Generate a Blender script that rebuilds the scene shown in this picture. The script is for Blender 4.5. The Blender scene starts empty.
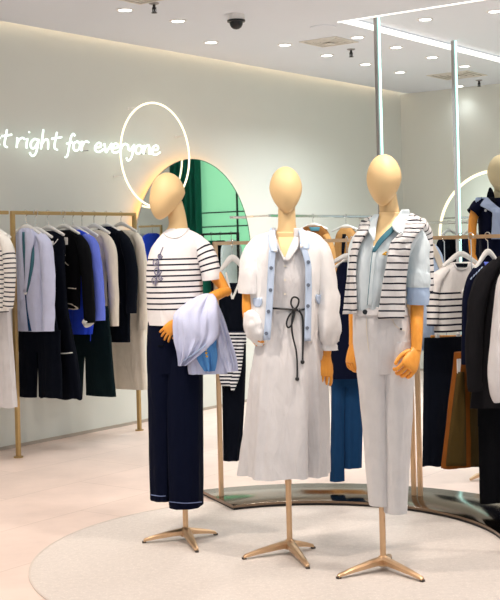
import bpy, bmesh, math, random
from mathutils import Vector, Matrix, noise
random.seed(7)
SC = bpy.context.scene
COL = SC.collection
PI = math.pi
F, CH, YH, ROLL = 1200.0, 1.45, 247.0, 0.025
CEIL = 3.15

# ------------------------------------------------------------------ pixel helpers (photo measurements -> metres)
def hw(x, y):
    u, v = x - 250.0, YH - y
    return u*math.cos(ROLL) + v*math.sin(ROLL), -u*math.sin(ROLL) + v*math.cos(ROLL)
def at_z(x, y, z):
    h, w = hw(x, y); d = F*(z-CH)/w
    return Vector((h/F*d, d, z))
class Frame:
    """vertical working plane through O along direction a; local x along a, local y away from the camera"""
    def __init__(s, O, a):
        s.O = Vector((O[0], O[1])); s.a = Vector(a).normalized(); s.n = Vector((-s.a.y, s.a.x))
        s.ang = math.atan2(s.a.y, s.a.x)
    def K(s, x, y, off=0.0):
        h, w = hw(x, y); D = Vector((h/F, 1.0))
        t = (off + s.O.dot(s.n)) / D.dot(s.n)
        P = D*t
        return Vector(((P-s.O).dot(s.a), off, CH + t*w/F))
    def world(s, p):
        q = s.O + s.a*p.x + s.n*p.y
        return Vector((q.x, q.y, p.z))

# ------------------------------------------------------------------ camera
cd = bpy.data.cameras.new('camera'); cam = bpy.data.objects.new('camera', cd); COL.objects.link(cam)
c_, s_ = math.cos(ROLL), math.sin(ROLL)
cam.matrix_world = Matrix(((c_, s_, 0, 0), (0, 0, -1, 0), (-s_, c_, 0, CH), (0, 0, 0, 1)))
cd.sensor_fit = 'AUTO'; cd.sensor_width = 36; cd.lens = F/600*36; cd.shift_y = -(300-YH)/600
cd.clip_end = 200
SC.camera = cam
SC.view_settings.view_transform = 'Standard'; SC.view_settings.look = 'None'
SC.view_settings.gamma = 1; SC.view_settings.use_curve_mapping = False
SC.view_settings.exposure = 0.51

# ------------------------------------------------------------------ materials
def lin(c):
    return tuple((v/255/12.92 if v <= 10.3 else ((v/255+.055)/1.055)**2.4) for v in c) + (1.0,)
def base(name):
    m = bpy.data.materials.new(name); m.use_nodes = True
    nt = m.node_tree; b = nt.nodes['Principled BSDF']
    return m, nt, b
def N(nt, t, **kw):
    n = nt.nodes.new(t)
    for k, v in kw.items():
        if k.startswith('i_'): n.inputs[k[2:].replace('_', ' ')].default_value = v
        else: setattr(n, k, v)
    return n
def fabric(name, c, var=.10, rough=.9, bump=.15, scale=14, sheen=0.0, fold=.45):
    m, nt, b = base(name)
    tc = N(nt, 'ShaderNodeTexCoord')
    no = N(nt, 'ShaderNodeTexNoise', i_Scale=scale, i_Detail=3.0)
    nt.links.new(tc.outputs['Object'], no.inputs['Vector'])
    mx = N(nt, 'ShaderNodeMix', data_type='RGBA')
    L = lin(c)
    mx.inputs['A'].default_value = tuple(v*(1-var) for v in L[:3]) + (1,)
    mx.inputs['B'].default_value = tuple(min(1, v*(1+var)) for v in L[:3]) + (1,)
    nt.links.new(no.outputs['Fac'], mx.inputs['Factor']); nt.links.new(mx.outputs['Result'], b.inputs['Base Color'])
    n2 = N(nt, 'ShaderNodeTexNoise', i_Scale=260.0, i_Detail=1.0)
    nt.links.new(tc.outputs['Object'], n2.inputs['Vector'])
    bp = N(nt, 'ShaderNodeBump', i_Strength=bump, i_Distance=.002)
    mp = N(nt, 'ShaderNodeMapping'); mp.inputs['Scale'].default_value = (16, 16, 5)
    n3 = N(nt, 'ShaderNodeTexNoise', i_Scale=1.0, i_Detail=3.0, i_Distortion=.6)
    nt.links.new(tc.outputs['Object'], mp.inputs[0]); nt.links.new(mp.outputs[0], n3.inputs['Vector'])
    b2 = N(nt, 'ShaderNodeBump', i_Strength=fold, i_Distance=.03)
    nt.links.new(n3.outputs['Fac'], b2.inputs['Height']); nt.links.new(b2.outputs['Normal'], bp.inputs['Normal'])
    nt.links.new(n2.outputs['Fac'], bp.inputs['Height']); nt.links.new(bp.outputs['Normal'], b.inputs['Normal'])
    b.inputs['Roughness'].default_value = rough
    b.inputs['Sheen Weight'].default_value = sheen
    b.inputs['Specular IOR Level'].default_value = .25 if max(c) > 90 else .12
    return m
def striped(name, c0, c1, period, duty, v0=0.0, v1=99.0, coord='UV'):
    """horizontal knitted stripes between v0 and v1 (metres along the cloth)"""
    m = fabric(name, c0, .05)
    nt = m.node_tree; b = nt.nodes['Principled BSDF']
    src = b.inputs['Base Color'].links[0].from_socket
    tc = N(nt, 'ShaderNodeTexCoord'); sp = N(nt, 'ShaderNodeSeparateXYZ')
    nt.links.new(tc.outputs['UV'], sp.inputs[0])
    def M(op, a, bb):
        n = N(nt, 'ShaderNodeMath', operation=op)
        for i, v in enumerate((a, bb)):
            if isinstance(v, (int, float)): n.inputs[i].default_value = v
            else: nt.links.new(v, n.inputs[i])
        return n.outputs[0]
    v = sp.outputs['Y']
    fr = M('FRACT', M('DIVIDE', M('SUBTRACT', v, v0-10*period), period), 0)
    f = M('MULTIPLY', M('LESS_THAN', fr, duty), M('MULTIPLY', M('GREATER_THAN', v, v0), M('LESS_THAN', v, v1)))
    mx = N(nt, 'ShaderNodeMix', data_type='RGBA'); mx.inputs['B'].default_value = lin(c1)
    nt.links.new(f, mx.inputs['Factor']); nt.links.new(src, mx.inputs['A'])
    nt.links.new(mx.outputs['Result'], b.inputs['Base Color'])
    return m
def solid(name, c, rough=.5, metal=0.0, var=.04, scale=8, bump=0.0, coat=0.0):
    m, nt, b = base(name)
    tc = N(nt, 'ShaderNodeTexCoord'); no = N(nt, 'ShaderNodeTexNoise', i_Scale=float(scale), i_Detail=2.0)
    nt.links.new(tc.outputs['Object'], no.inputs['Vector'])
    mx = N(nt, 'ShaderNodeMix', data_type='RGBA'); L = lin(c)
    mx.inputs['A'].default_value = tuple(v*(1-var) for v in L[:3]) + (1,)
    mx.inputs['B'].default_value = tuple(min(1, v*(1+var)) for v in L[:3]) + (1,)
    nt.links.new(no.outputs['Fac'], mx.inputs['Factor']); nt.links.new(mx.outputs['Result'], b.inputs['Base Color'])
    b.inputs['Roughness'].default_value = rough; b.inputs['Metallic'].default_value = metal
    b.inputs['Coat Weight'].default_value = coat
    if bump:
        bp = N(nt, 'ShaderNodeBump', i_Strength=bump, i_Distance=.01)
        nt.links.new(no.outputs['Fac'], bp.inputs['Height']); nt.links.new(bp.outputs['Normal'], b.inputs['Normal'])
    return m
def glow(name, c, strength):
    m, nt, b = base(name)
    b.inputs['Base Color'].default_value = lin(c)
    b.inputs['Emission Color'].default_value = lin(c); b.inputs['Emission Strength'].default_value = strength
    return m

M = {}
M['wall'] = solid('wall_paint', (220, 221, 212), .85, scale=3, var=.02)
M['ceiling'] = solid('ceiling_paint', (225, 230, 238), .9, scale=2, var=.015)
M['trimwhite'] = solid('white_trim_paint', (235, 232, 228), .6)
M['skirt_trim'] = solid('baseboard_paint', (176, 164, 150), .6)
M['rim'] = solid('inlay_rim', (204, 193, 184), .5)
M['brass'] = solid('brushed_brass', (184, 154, 104), .38, .75, .08, 30)
M['champagne'] = solid('champagne_metal', (208, 174, 138), .32, .85, .06, 30)
M['bronze'] = solid('polished_bronze', (128, 110, 94), .13, 1.0, .10, 3)
M['darkmetal'] = solid('dark_metal', (34, 32, 32), .4, .6)
M['grey_alu'] = solid('grey_aluminium', (158, 154, 152), .45, .4)
M['chrome'] = solid('chrome', (210, 208, 205), .15, 1.0)
M['rubber'] = solid('rubber_tip', (70, 60, 52), .5)
M['skin'] = solid('mannequin_matte_beige', (224, 190, 138), .55, 0, .03, 5)
M['skin_pale'] = solid('mannequin_matte_pale', (212, 200, 160), .6, 0, .03, 5)
M['black'] = solid('black_plastic', (18, 18, 20), .35)
M['gold'] = solid('gold_button', (232, 180, 60), .3, .9)
M['greybtn'] = solid('grey_button', (104, 112, 128), .4, .3)
M['tag'] = solid('paper_tag', (240, 238, 235), .8)
M['hanger'] = solid('white_hanger_plastic', (232, 230, 226), .4)
M['neon'] = glow('neon_white', (238, 255, 248), .8)
M['ringneon'] = glow('neon_ring_white', (255, 244, 214), .85)
M['ledpost'] = glow('led_strip_cool', (196, 255, 246), 1.25)
M['ledcoffer'] = glow('led_strip_white', (255, 250, 240), 1.0)
M['ledwarm'] = glow('led_strip_warm', (255, 186, 100), 3.4)
M['ledcove'] = glow('cove_led_warm', (255, 228, 196), 5.0)
M['lampdisc'] = glow('downlight_lens', (250, 255, 250), 6.0)
M['greenpane'] = glow('green_lit_pane', (140, 212, 168), .56)
m, nt, b = base('mirror_glass'); b.inputs['Base Color'].default_value = (.86, .9, .86, 1); b.inputs['Metallic'].default_value = 1; b.inputs['Roughness'].default_value = .015
M['mirror'] = m
# wood of the mannequin arms
m, nt, b = base('orange_varnished_wood')
tc = N(nt, 'ShaderNodeTexCoord'); mp = N(nt, 'ShaderNodeMapping'); mp.inputs['Scale'].default_value = (30, 30, 6)
no = N(nt, 'ShaderNodeTexNoise', i_Scale=3.0, i_Detail=4.0)
rp = N(nt, 'ShaderNodeValToRGB'); rp.color_ramp.elements[0].color = lin((222, 134, 34)); rp.color_ramp.elements[1].color = lin((246, 172, 68))
nt.links.new(tc.outputs['Object'], mp.inputs[0]); nt.links.new(mp.outputs[0], no.inputs['Vector']); nt.links.new(no.outputs['Fac'], rp.inputs[0]); nt.links.new(rp.outputs[0], b.inputs['Base Color'])
b.inputs['Roughness'].default_value = .45
M['wood'] = m
# floor slabs
WD = Vector((.597, .802)).normalized()
m, nt, b = base('floor_stone_tiles')
tc = N(nt, 'ShaderNodeTexCoord'); mp = N(nt, 'ShaderNodeMapping'); mp.inputs['Rotation'].default_value = (0, 0, -math.atan2(WD.y, WD.x))
bk = N(nt, 'ShaderNodeTexBrick', offset=0.5, i_Scale=1.0, i_Mortar_Size=.004, i_Brick_Width=1.2, i_Row_Height=.6, i_Mortar_Smooth=.3)
bk.inputs['Color1'].default_value = lin((236, 215, 204)); bk.inputs['Color2'].default_value = lin((231, 211, 200)); bk.inputs['Mortar'].default_value = lin((212, 192, 180))
no = N(nt, 'ShaderNodeTexNoise', i_Scale=2.2, i_Detail=6.0, i_Roughness=.65)
mx = N(nt, 'ShaderNodeMix', data_type='RGBA', blend_type='MULTIPLY'); mx.inputs['Factor'].default_value = .5
rp = N(nt, 'ShaderNodeValToRGB'); rp.color_ramp.elements[0].position = .3; rp.color_ramp.elements[0].color = (.78, .78, .78, 1); rp.color_ramp.elements[1].position = .7; rp.color_ramp.elements[1].color = (1, 1, 1, 1)
nt.links.new(tc.outputs['Object'], mp.inputs[0]); nt.links.new(mp.outputs[0], bk.inputs['Vector']); nt.links.new(tc.outputs['Object'], no.inputs['Vector'])
nt.links.new(no.outputs['Fac'], rp.inputs[0]); mx.inputs['Factor'].default_value = .8; nt.links.new(bk.outputs['Color'], mx.inputs['A']); nt.links.new(rp.outputs[0], mx.inputs['B']); nt.links.new(mx.outputs['Result'], b.inputs['Base Color'])
b.inputs['Roughness'].default_value = .42
M['floor'] = m
# terrazzo inlay
m, nt, b = base('floor_terrazzo')
tc = N(nt, 'ShaderNodeTexCoord'); vo = N(nt, 'ShaderNodeTexVoronoi', i_Scale=70.0)
no = N(nt, 'ShaderNodeTexNoise', i_Scale=40.0, i_Detail=3.0)
rp = N(nt, 'ShaderNodeValToRGB'); e = rp.color_ramp.elements
e[0].position = .05; e[0].color = lin((244, 235, 228)); e[1].position = .32; e[1].color = lin((222, 213, 206))
nt.links.new(tc.outputs['Object'], vo.inputs['Vector']); nt.links.new(tc.outputs['Object'], no.inputs['Vector'])
nt.links.new(vo.outputs['Distance'], rp.inputs[0])
mx = N(nt, 'ShaderNodeMix', data_type='RGBA', blend_type='MULTIPLY'); mx.inputs['Factor'].default_value = .25
nt.links.new(rp.outputs[0], mx.inputs['A']); nt.links.new(no.outputs['Fac'], mx.inputs['B']); nt.links.new(mx.outputs['Result'], b.inputs['Base Color'])
b.inputs['Roughness'].default_value = .5
M['terrazzo'] = m
# clothes
fab = dict(
    white=(214, 210, 210), cardiwhite=(232, 229, 228), cream=(222, 212, 196), trouserwhite=(216, 212, 211), navy=(8, 14, 38), deepnavy=(4, 9, 21), trouser_navy=(4, 10, 32),
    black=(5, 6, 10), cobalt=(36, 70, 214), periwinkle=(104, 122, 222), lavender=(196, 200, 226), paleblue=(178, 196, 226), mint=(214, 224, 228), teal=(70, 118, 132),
    denim=(16, 60, 102), darkgreen=(9, 26, 30), denimblue=(84, 142, 202), tan=(182, 134, 80), brown=(130, 84, 38), olive=(74, 58, 26), rust=(124, 68, 12),
    charcoal=(24, 23, 26), cartrim=(190, 205, 228), curtain=(16, 98, 80), trimwhite=(236, 234, 228), jeanstitch=(120, 134, 176), greyprint=(120, 118, 140), skyblue=(182, 202, 230), maroon=(90, 50, 50))
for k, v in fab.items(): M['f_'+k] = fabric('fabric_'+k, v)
M['f_stripe_tee'] = striped('striped_tee_knit', (226, 221, 220), (22, 24, 42), .0272, .30, .147, .405)
M['f_stripe_sleeve'] = striped('striped_tee_sleeve_knit', (226, 221, 220), (22, 24, 42), .0272, .30, .118, .236)
M['f_stripe_sweater'] = striped('striped_sweater_knit', (228, 224, 222), (20, 22, 40), .0300, .24, .0, 9)
M['f_stripe_rack'] = striped('striped_rack_tee_knit', (226, 222, 219), (20, 22, 40), .034, .30, .16, .9)
M['f_stripe_left'] = striped('striped_left_knit', (236, 232, 226), (28, 32, 52), .032, .28, .15, .9)
M['f_stripe_sash'] = striped('striped_sash_cloth', (232, 232, 234), (16, 20, 40), .020, .5, -5, 9)

# ------------------------------------------------------------------ object helpers
def tag(o, label=None, cat=None, group=None, kind=None):
    if label: o['label'] = label
    if cat: o['category'] = cat
    if group: o['group'] = group
    if kind: o['kind'] = kind
    return o
def empty(name, loc, rz, label, cat, group=None):
    o = bpy.data.objects.new(name, None); COL.objects.link(o); o.empty_display_size = .1
    o.location = loc; o.rotation_euler = (0, 0, rz)
    return tag(o, label, cat, group)
def froot(name, fr, label, cat, group=None, z=0.0):
    return empty(name, (fr.O.x, fr.O.y, 0), fr.ang, label, cat, group)

class MB:
    def __init__(s):
        s.bm = bmesh.new(); s.uv = s.bm.loops.layers.uv.new('UVMap')
    def grid(s, rows, closed=True, v=None, cap0=False, cap1=False):
        """rows: list of equally long point lists"""
        V = [[s.bm.verts.new(p) for p in r] for r in rows]
        n = len(rows[0])
        if v is None:
            v = [0.0]
            for i in range(1, len(rows)):
                a = sum((Vector(p) for p in rows[i-1]), Vector())/n; b_ = sum((Vector(p) for p in rows[i]), Vector())/n
                v.append(v[-1] + (a-b_).length)
        for i in range(len(rows)-1):
            for j in range(n if closed else n-1):
                k = (j+1) % n
                try: f = s.bm.faces.new((V[i][j], V[i][k], V[i+1][k], V[i+1][j]))
                except ValueError: continue
                for l, (uu, vv) in zip(f.loops, ((j/n, v[i]), ((j+1)/n, v[i]), ((j+1)/n, v[i+1]), (j/n, v[i+1]))): l[s.uv].uv = (uu, vv)
        for flag, r, vv in ((cap0, V[0], v[0]), (cap1, V[-1], v[-1])):
            if flag and closed:
                f = s.bm.faces.new(r if r is V[0] else list(reversed(r)))
                for l in f.loops: l[s.uv].uv = (.5, vv)
        return V
    def tube(s, pts, rad, n=10, ref=None, cap=True, lip=False, wr=0.0, seed=0.0, kk=2.0, v0=0.0):
        pts = [Vector(p) for p in pts]
        if not isinstance(rad, (list, tuple)): rad = [rad]*len(pts)
        rad = [(r, r) if not isinstance(r, (tuple, list)) else r for r in rad]
        rows = []; u = None; vs = [v0]
        for i, p in enumerate(pts):
            t = (pts[min(i+1, len(pts)-1)] - pts[max(i-1, 0)]).normalized()
            if u is None:
                r0 = Vector(ref) if ref else (Vector((1, 0, 0)) if abs(t.x) < .9 else Vector((0, 1, 0)))
                u = (r0 - t*r0.dot(t)).normalized()
            else: u = (u - t*u.dot(t)).normalized()
            w = t.cross(u)
            row = []
            for j in range(n):
                a = 2*PI*j/n; ca, sa = math.cos(a), math.sin(a)
                m_ = 1.0
                q = p + u*ca*rad[i][0]*m_ + w*sa*rad[i][1]*m_
                if wr:
                    q += (u*ca + w*sa) * wr * noise.noise(Vector((ca*kk+seed, sa*kk, i*.45+seed)))
                row.append(q)
            rows.append(row)
            if i: vs.append(vs[-1] + (pts[i]-pts[i-1]).length)
        if lip:
            c = pts[-1]; t = (pts[-1]-pts[-2]).normalized()
            rows.append([c + (q-c)*.86 - t*.004 for q in rows[-1]]); vs.append(vs[-1])
            rows.append([c + (q-c)*.92 - t*.03 for q in rows[-1]]); vs.append(vs[-1])
        s.grid(rows, True, vs, cap, cap)
        return s
    def box(s, c, size, rz=0.0, taper=1.0):
        hx, hy, hz = (v/2 for v in size); R = Matrix.Rotation(rz, 3, 'Z'); c = Vector(c)
        P = [[c + R @ Vector((x*k, y*k, z)) for x, y in ((-hx, -hy), (hx, -hy), (hx, hy), (-hx, hy))] for z, k in ((-hz, 1), (hz, taper))]
        s.grid(P, True, None, True, True); return s
    def lathe(s, prof, c=(0, 0, 0), n=24):
        c = Vector(c)
        s.grid([[c + Vector((r*math.cos(2*PI*j/n), r*math.sin(2*PI*j/n), z)) for j in range(n)] for r, z in prof], True, None, True, True); return s
    def ball(s, c, r, n=12):
        if not isinstance(r, (tuple, list)): r = (r, r, r)
        c = Vector(c)
        s.grid([[c + Vector((r[0]*math.sin(a)*math.cos(2*PI*j/n), r[1]*math.sin(a)*math.sin(2*PI*j/n), r[2]*math.cos(a))) for j in range(n)]
                for a in [PI*(i+.02)/(n*.6+.04) for i in range(int(n*.6)+1)]], True, None, True, True); return s
    def disc(s, c, ax, r, t, n=28):
        """short cylinder, axis ax"""
        ax = Vector(ax).normalized(); s.tube([Vector(c)-ax*t/2, Vector(c)+ax*t/2], r, n); return s
    def obj(s, name, mat, parent=None, smooth=True, sub=0, bev=0.0, sol=0.0, kind=None, label=None, angle=40):
        bmesh.ops.recalc_face_normals(s.bm, faces=s.bm.faces[:])
        me = bpy.data.meshes.new(name); s.bm.to_mesh(me); s.bm.free()
        me.materials.append(mat if not isinstance(mat, str) else M[mat])
        if smooth:
            for p in me.polygons: p.use_smooth = True
            try: me.set_sharp_from_angle(angle=math.radians(angle))
            except Exception: pass
        o = bpy.data.objects.new(name, me); COL.objects.link(o)
        if parent: o.parent = parent
        if sol:
            md = o.modifiers.new('thickness', 'SOLIDIFY'); md.thickness = sol; md.offset = 0
        if bev:
            md = o.modifiers.new('bevel', 'BEVEL'); md.width = bev; md.segments = 2; md.limit_method = 'ANGLE'
        if sub:
            md = o.modifiers.new('smooth', 'SUBSURF'); md.levels = sub; md.render_levels = sub
        if kind: o['kind'] = kind
        if label: o['label'] = label
        return o

def cr(keys, m):
    """Catmull-Rom through tuples, m samples"""
    n = len(keys); out = []
    for i in range(m):
        t = i*(n-1)/(m-1); k = min(int(t), n-2); f = t-k
        p0, p1, p2, p3 = keys[max(k-1, 0)], keys[k], keys[k+1], keys[min(k+2, n-1)]
        out.append(tuple(.5*((2*b_) + (c-a)*f + (2*a-5*b_+4*c-d)*f*f + (-a+3*b_-3*c+d)*f**3) for a, b_, c, d in zip(p0, p1, p2, p3)))
    return out
def vcr(pts, m): return [Vector(p) for p in cr([tuple(p) for p in pts], m)]

class Surf:
    """stack of superellipse rings: keys (z, cx, rx, yc, ry), descending z"""
    def __init__(s, keys, exp=2.2): s.k = keys; s.exp = exp
    def at(s, z):
        k = s.k
        if z >= k[0][0]: return k[0]
        for a, b_ in zip(k, k[1:]):
            if z >= b_[0]:
                f = (a[0]-z)/max(a[0]-b_[0], 1e-6); return tuple(p+(q-p)*f for p, q in zip(a, b_))
        return k[-1]
    def front(s, u, z):
        _, cx, rx, yc, ry = s.at(z)
        q = min(abs((u-cx)/max(rx, 1e-4)), .985)
        return yc - ry*(1-q**s.exp)**(1/s.exp)
    def proj(s, fr, x, y, off=.004):
        yl = 0.0
        for _ in range(5):
            p = fr.K(x, y, yl); yl = s.front(p.x, p.z) - off
        return fr.K(x, y, yl)

def rows_to_keys(fr, rows, ry0, yc0=0.0, m=30):
    ks = []
    for r in rows:
        y, xl, xr = r[:3]; yc = r[3] if len(r) > 3 else yc0; ry = r[4] if len(r) > 4 else ry0
        a, b_ = fr.K(xl, y, yc), fr.K(xr, y, yc)
        ks.append(((a.z+b_.z)/2, (a.x+b_.x)/2, max((b_.x-a.x)/2, .002), yc, ry))
    return cr(ks, m)

def loft(mb, keys, exp=2.2, n=44, drape=.006, kf=2.2, grow=1.0, crease=.002, seed=0.0, hem=True, gap=None, top=True, scallop=0.0):
    """cloth shell from rings. gap=(fn) returns (thetaL, thetaR) of a front opening"""
    rows = []; zt, zb = keys[0][0], keys[-1][0]; m = len(keys)
    for i, (z, cx, rx, yc, ry) in enumerate(keys):
        t = (zt-z)/max(zt-zb, 1e-6); row = []
        A = drape*(t**grow if grow else 1.0)
        if gap: a0, a1 = gap(i, z, cx, rx)
        for j in range(n):
            th = 2*PI*j/n - PI/2 if not gap else a1 + (2*PI-(a1-a0))*j/(n-1)
            ca, sa = math.cos(th), math.sin(th)
            e = 2.0/exp
            px = math.copysign(abs(ca)**e, ca)*rx; py = math.copysign(abs(sa)**e, sa)*ry
            k = noise.noise(Vector((ca*kf+seed*3.1, sa*kf+seed, z*.9)))*A*1.6
            k += noise.noise(Vector((ca*5+seed, sa*5, z*11+seed)))*crease
            g = Vector((ca, sa*.9))
            row.append(Vector((cx+px+g.x*k*.6, yc+py+g.y*k, z + (scallop*math.sin(th*5+seed) if i == m-1 else 0))))
        rows.append(row)
    vs = [keys[0][0]-k[0] for k in keys]
    if hem and not gap:
        c = Vector((keys[-1][1], keys[-1][3], keys[-1][0]))
        rows.append([c + (q-c)*.93 + Vector((0, 0, .002)) for q in rows[-1]]); vs.append(vs[-1])
        rows.append([c + (q-c)*.99 + Vector((0, 0, .04)) for q in rows[-1]]); vs.append(vs[-1])
    mb.grid(rows, not gap, vs, top, hem)
    return mb

def patch(fr, surf, rows, off=.008, nu=7, m=14, wob=0.0, seed=0):
    """cloth lying on the front of surf, rows (y, xl, xr) in photo pixels"""
    mb = MB(); R = cr(rows, m); G = []; v = []
    for i, r in enumerate(R):
        y, xl, xr = r[:3]; dy = r[3] if len(r) > 3 else 0.0
        row = []
        for j in range(nu):
            f = j/(nu-1); o_ = off + (wob*noise.noise(Vector((f*3+seed, i*.4, seed))) if wob else 0)
            row.append(surf.proj(fr, xl+(xr-xl)*f, y+dy*f, o_))
        G.append(row)
    mb.grid(G, False); return mb
def line_on(fr, surf, pts, r, off=.004, m=16, n=6):
    P = [surf.proj(fr, x, y, off) for x, y in cr(pts, m)]
    mb = MB(); mb.tube(P, r, n); return mb
def px_tube(fr, pts, m=16):
    """pts: (x, y, depth, ru, rv) -> points, radii"""
    R = cr(pts, m)
    return [fr.K(p[0], p[1], p[2]) for p in R], [(p[3], p[4]) for p in R]
def sleeve(fr, pts, mat, parent, m=18, wr=.008, seed=0.0, name='sleeve', ref=(1, 0, 0), lip=True):
    P, R = px_tube(fr, pts, m); mb = MB(); mb.tube(P, R, 22, ref, True, lip, wr, seed); return mb.obj(name, mat, parent, angle=80)

# ------------------------------------------------------------------ the setting
P0 = Vector((-1.87, 8.83))                        # a point of the left wall's foot
WN = Vector((WD.y, -WD.x))                        # into the room
corner = P0 + WD*6.08
WB = Frame(P0, WD)                                # left wall frame: local y into the wall
RD = Vector((WD.y, -WD.x))                        # right (back) wall direction
RB = Frame(corner, RD)

mb = MB(); mb.box((2, 7, -.05), (22, 26, .1)); mb.obj('floor', 'floor', kind='structure')
def wall(name, fr, u0, u1, z1):
    mb = MB(); c = fr.world(Vector(((u0+u1)/2, .1, z1/2-.02)))
    mb.box(c, (u1-u0, .2, z1+.04), fr.ang); return mb.obj(name, 'wall', kind='structure', smooth=False)
wall('wall_left', WB, -9, 6.28, CEIL+.25)
wall('wall_back', RB, -.0, 8.0, CEIL+.0)
for nm, fr, u0, u1 in (('baseboard_left', WB, -9, 6.08), ('baseboard_back', RB, 0, 8)):
    mb = MB(); mb.box(fr.world(Vector(((u0+u1)/2, -.004, .012))), (u1-u0, .012, .024), fr.ang); mb.obj(nm, 'skirt_trim', kind='structure', smooth=False)
# ceiling with a recessed light panel; its corner A, edges along the two wall directions
A = at_z(338, 22, CEIL).to_2d()
CG = .10                                            # cove gap at the left wall
def wp(u, off):                                     # left wall coordinates -> world xy (off = distance into the room)
    return P0 + WD*u + WN*off
uA = (A-P0).dot(WD); oA = (A-P0).dot(WN)
U0, U1, O1, RU, RO = -9.0, 6.08, 12.0, 4.2, 4.5
mb = MB()
def slab(u0, u1, o0, o1, z, t=.1):
    c = wp((u0+u1)/2, (o0+o1)/2); mb.box((c.x, c.y, z+t/2), (u1-u0, o1-o0, t), math.atan2(WD.y, WD.x))
uE, oE = uA+RU, oA+RO
slab(U0, U1, CG, oA, CEIL); slab(U0, uA, oA, oE, CEIL); slab(uE, max(U1, uE+.1), oA, oE, CEIL); slab(U0, U1, oE, O1, CEIL)
RH = .042
slab(uA-.05, uE+.05, oA-.05, oE+.05, CEIL+RH+.02)
slab(U0, U1+.2, -.2, CG+.3, CEIL+.25)               # top of the cove
ce = mb.obj('ceiling', 'ceiling', kind='structure', smooth=False)
# lit sides of the recess
mb = MB()
for (u0, o0, u1, o1) in ((uA, oA, uE, oA), (uA, oA, uA, oE)):
    a, b_ = wp(u0, o0), wp(u1, o1); c = (a+b_)/2; d = b_-a
    mb.box((c.x, c.y, CEIL+RH/2+.004), (d.length, .012, RH), math.atan2(d.y, d.x))
a, b_ = wp(uA, oA), wp(uA, oE); c = (a+b_)/2; d = b_-a
mb.box((c.x, c.y, CEIL-.002), (d.length, .018, .008), math.atan2(d.y, d.x))
a, b_ = wp(uA, oA), wp(uE, oA)
mb.obj('trim_1', 'ledcoffer', kind='structure', smooth=False)
mb = MB()
a, b_ = wp(U0, CG+.03), wp(U1, CG+.03); c = (a+b_)/2; mb.box((c.x, c.y, CEIL+.135), ((b_-a).length, .03, .02), math.atan2(WD.y, WD.x))
mb.obj('trim_2', 'ledcove', kind='structure', smooth=False)

# round terrazzo inlay and its rim
IC = Vector((.25, 5.65)); IR = 1.30
mb = MB(); mb.lathe([(IR, -.02), (IR, .003)], (IC.x, IC.y, 0), 96); mb.obj('floor_inlay', 'terrazzo', kind='structure', smooth=False)
mb = MB(); mb.grid([[Vector((IC.x+r*math.cos(2*PI*j/120), IC.y+r*math.sin(2*PI*j/120), z)) for j in range(120)] for r, z in ((IR-.001, .0), (IR-.001, .0045), (IR+.008, .0045), (IR+.008, 0))]); mb.obj('trim_3', 'rim', kind='structure')

# ------------------------------------------------------------------ ceiling fixtures
def aim_light(name, typ, loc, energy, color, size=.1, spot=None, blend=.8, rot=None):
    l = bpy.data.lights.new(name, typ); l.energy = energy; l.color = color
    if typ == 'AREA': l.shape = 'DISK'; l.size = size
    else: l.shadow_soft_size = size
    if typ == 'SPOT': l.spot_size = math.radians(spot); l.spot_blend = blend
    o = bpy.data.objects.new(name, l); COL.objects.link(o); o.location = loc
    if rot: o.rotation_euler = rot
    return o
WARM = (.92, .98, 1.0); NEUT = (.90, .98, 1.0)
DL = [
 (125, 9.5, 0, WARM, 'leftmost round recessed ceiling downlight, beside the leftmost sprinkler'),
 (178, 20.5, 0, WARM, 'round recessed downlight second from left, left of the dome camera'),
 (211, 42, 0, WARM, 'round recessed downlight below the dome camera, nearest the left wall'),
 (285, 44.5, 0, NEUT, 'lone round downlight left of the square vent with the dark centre'),
 (327, 55, 0, NEUT, 'round downlight right under the square vent with the dark centre'),
 (357.5, 37, 0, NEUT, 'round downlight at the right end of the left square vent, above a sprinkler'),
 (365.5, 64, 0, NEUT, 'round downlight just left of the left tall light post'),
 (425, 19, 1, NEUT, 'round downlight inside the raised ceiling panel, between the two light posts'),
 (495, 11, 1, NEUT, 'round downlight inside the raised ceiling panel, at the right picture edge'),
 (396, 47, 0, NEUT, 'round downlight just right of the left light post, under the bright ceiling band'),
 (400, 72, 0, NEUT, 'round downlight low above the back wall corner, right of the left light post'),
 (432, 57, 0, NEUT, 'round downlight left of the right light post, under the bright ceiling band'),
 (464.5, 66, 0, NEUT, 'round downlight just right of the right light post, above the right square vent'),
 (459, 86, 0, NEUT, 'round downlight touching the right light post, nearest the back wall'),
]
for x, y, rec, colr, lab in DL:
    z = CEIL + (RH+.02 if rec else 0); p = at_z(x, y, z)
    r = empty('downlight', p, 0, lab, 'ceiling light', 'recessed ceiling downlights')
    mb = MB(); mb.lathe([(.064, 0), (.064, -.005), (.050, -.008), (.046, -.003)], n=28); mb.obj('trim_ring', 'trimwhite', r)
    mb = MB(); mb.lathe([(.046, -.001), (.046, -.004), (.0, -.006)], n=24); mb.obj('lens', 'lampdisc', r)
    aim_light('downlight_lamp', 'SPOT', p + Vector((0, 0, -.03)), (3 if y == 86 else 12 if y in (72, 66) else 7 if x < 215 else 22 if x == 285 else 52), colr, .05, 130, 1.0)
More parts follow.
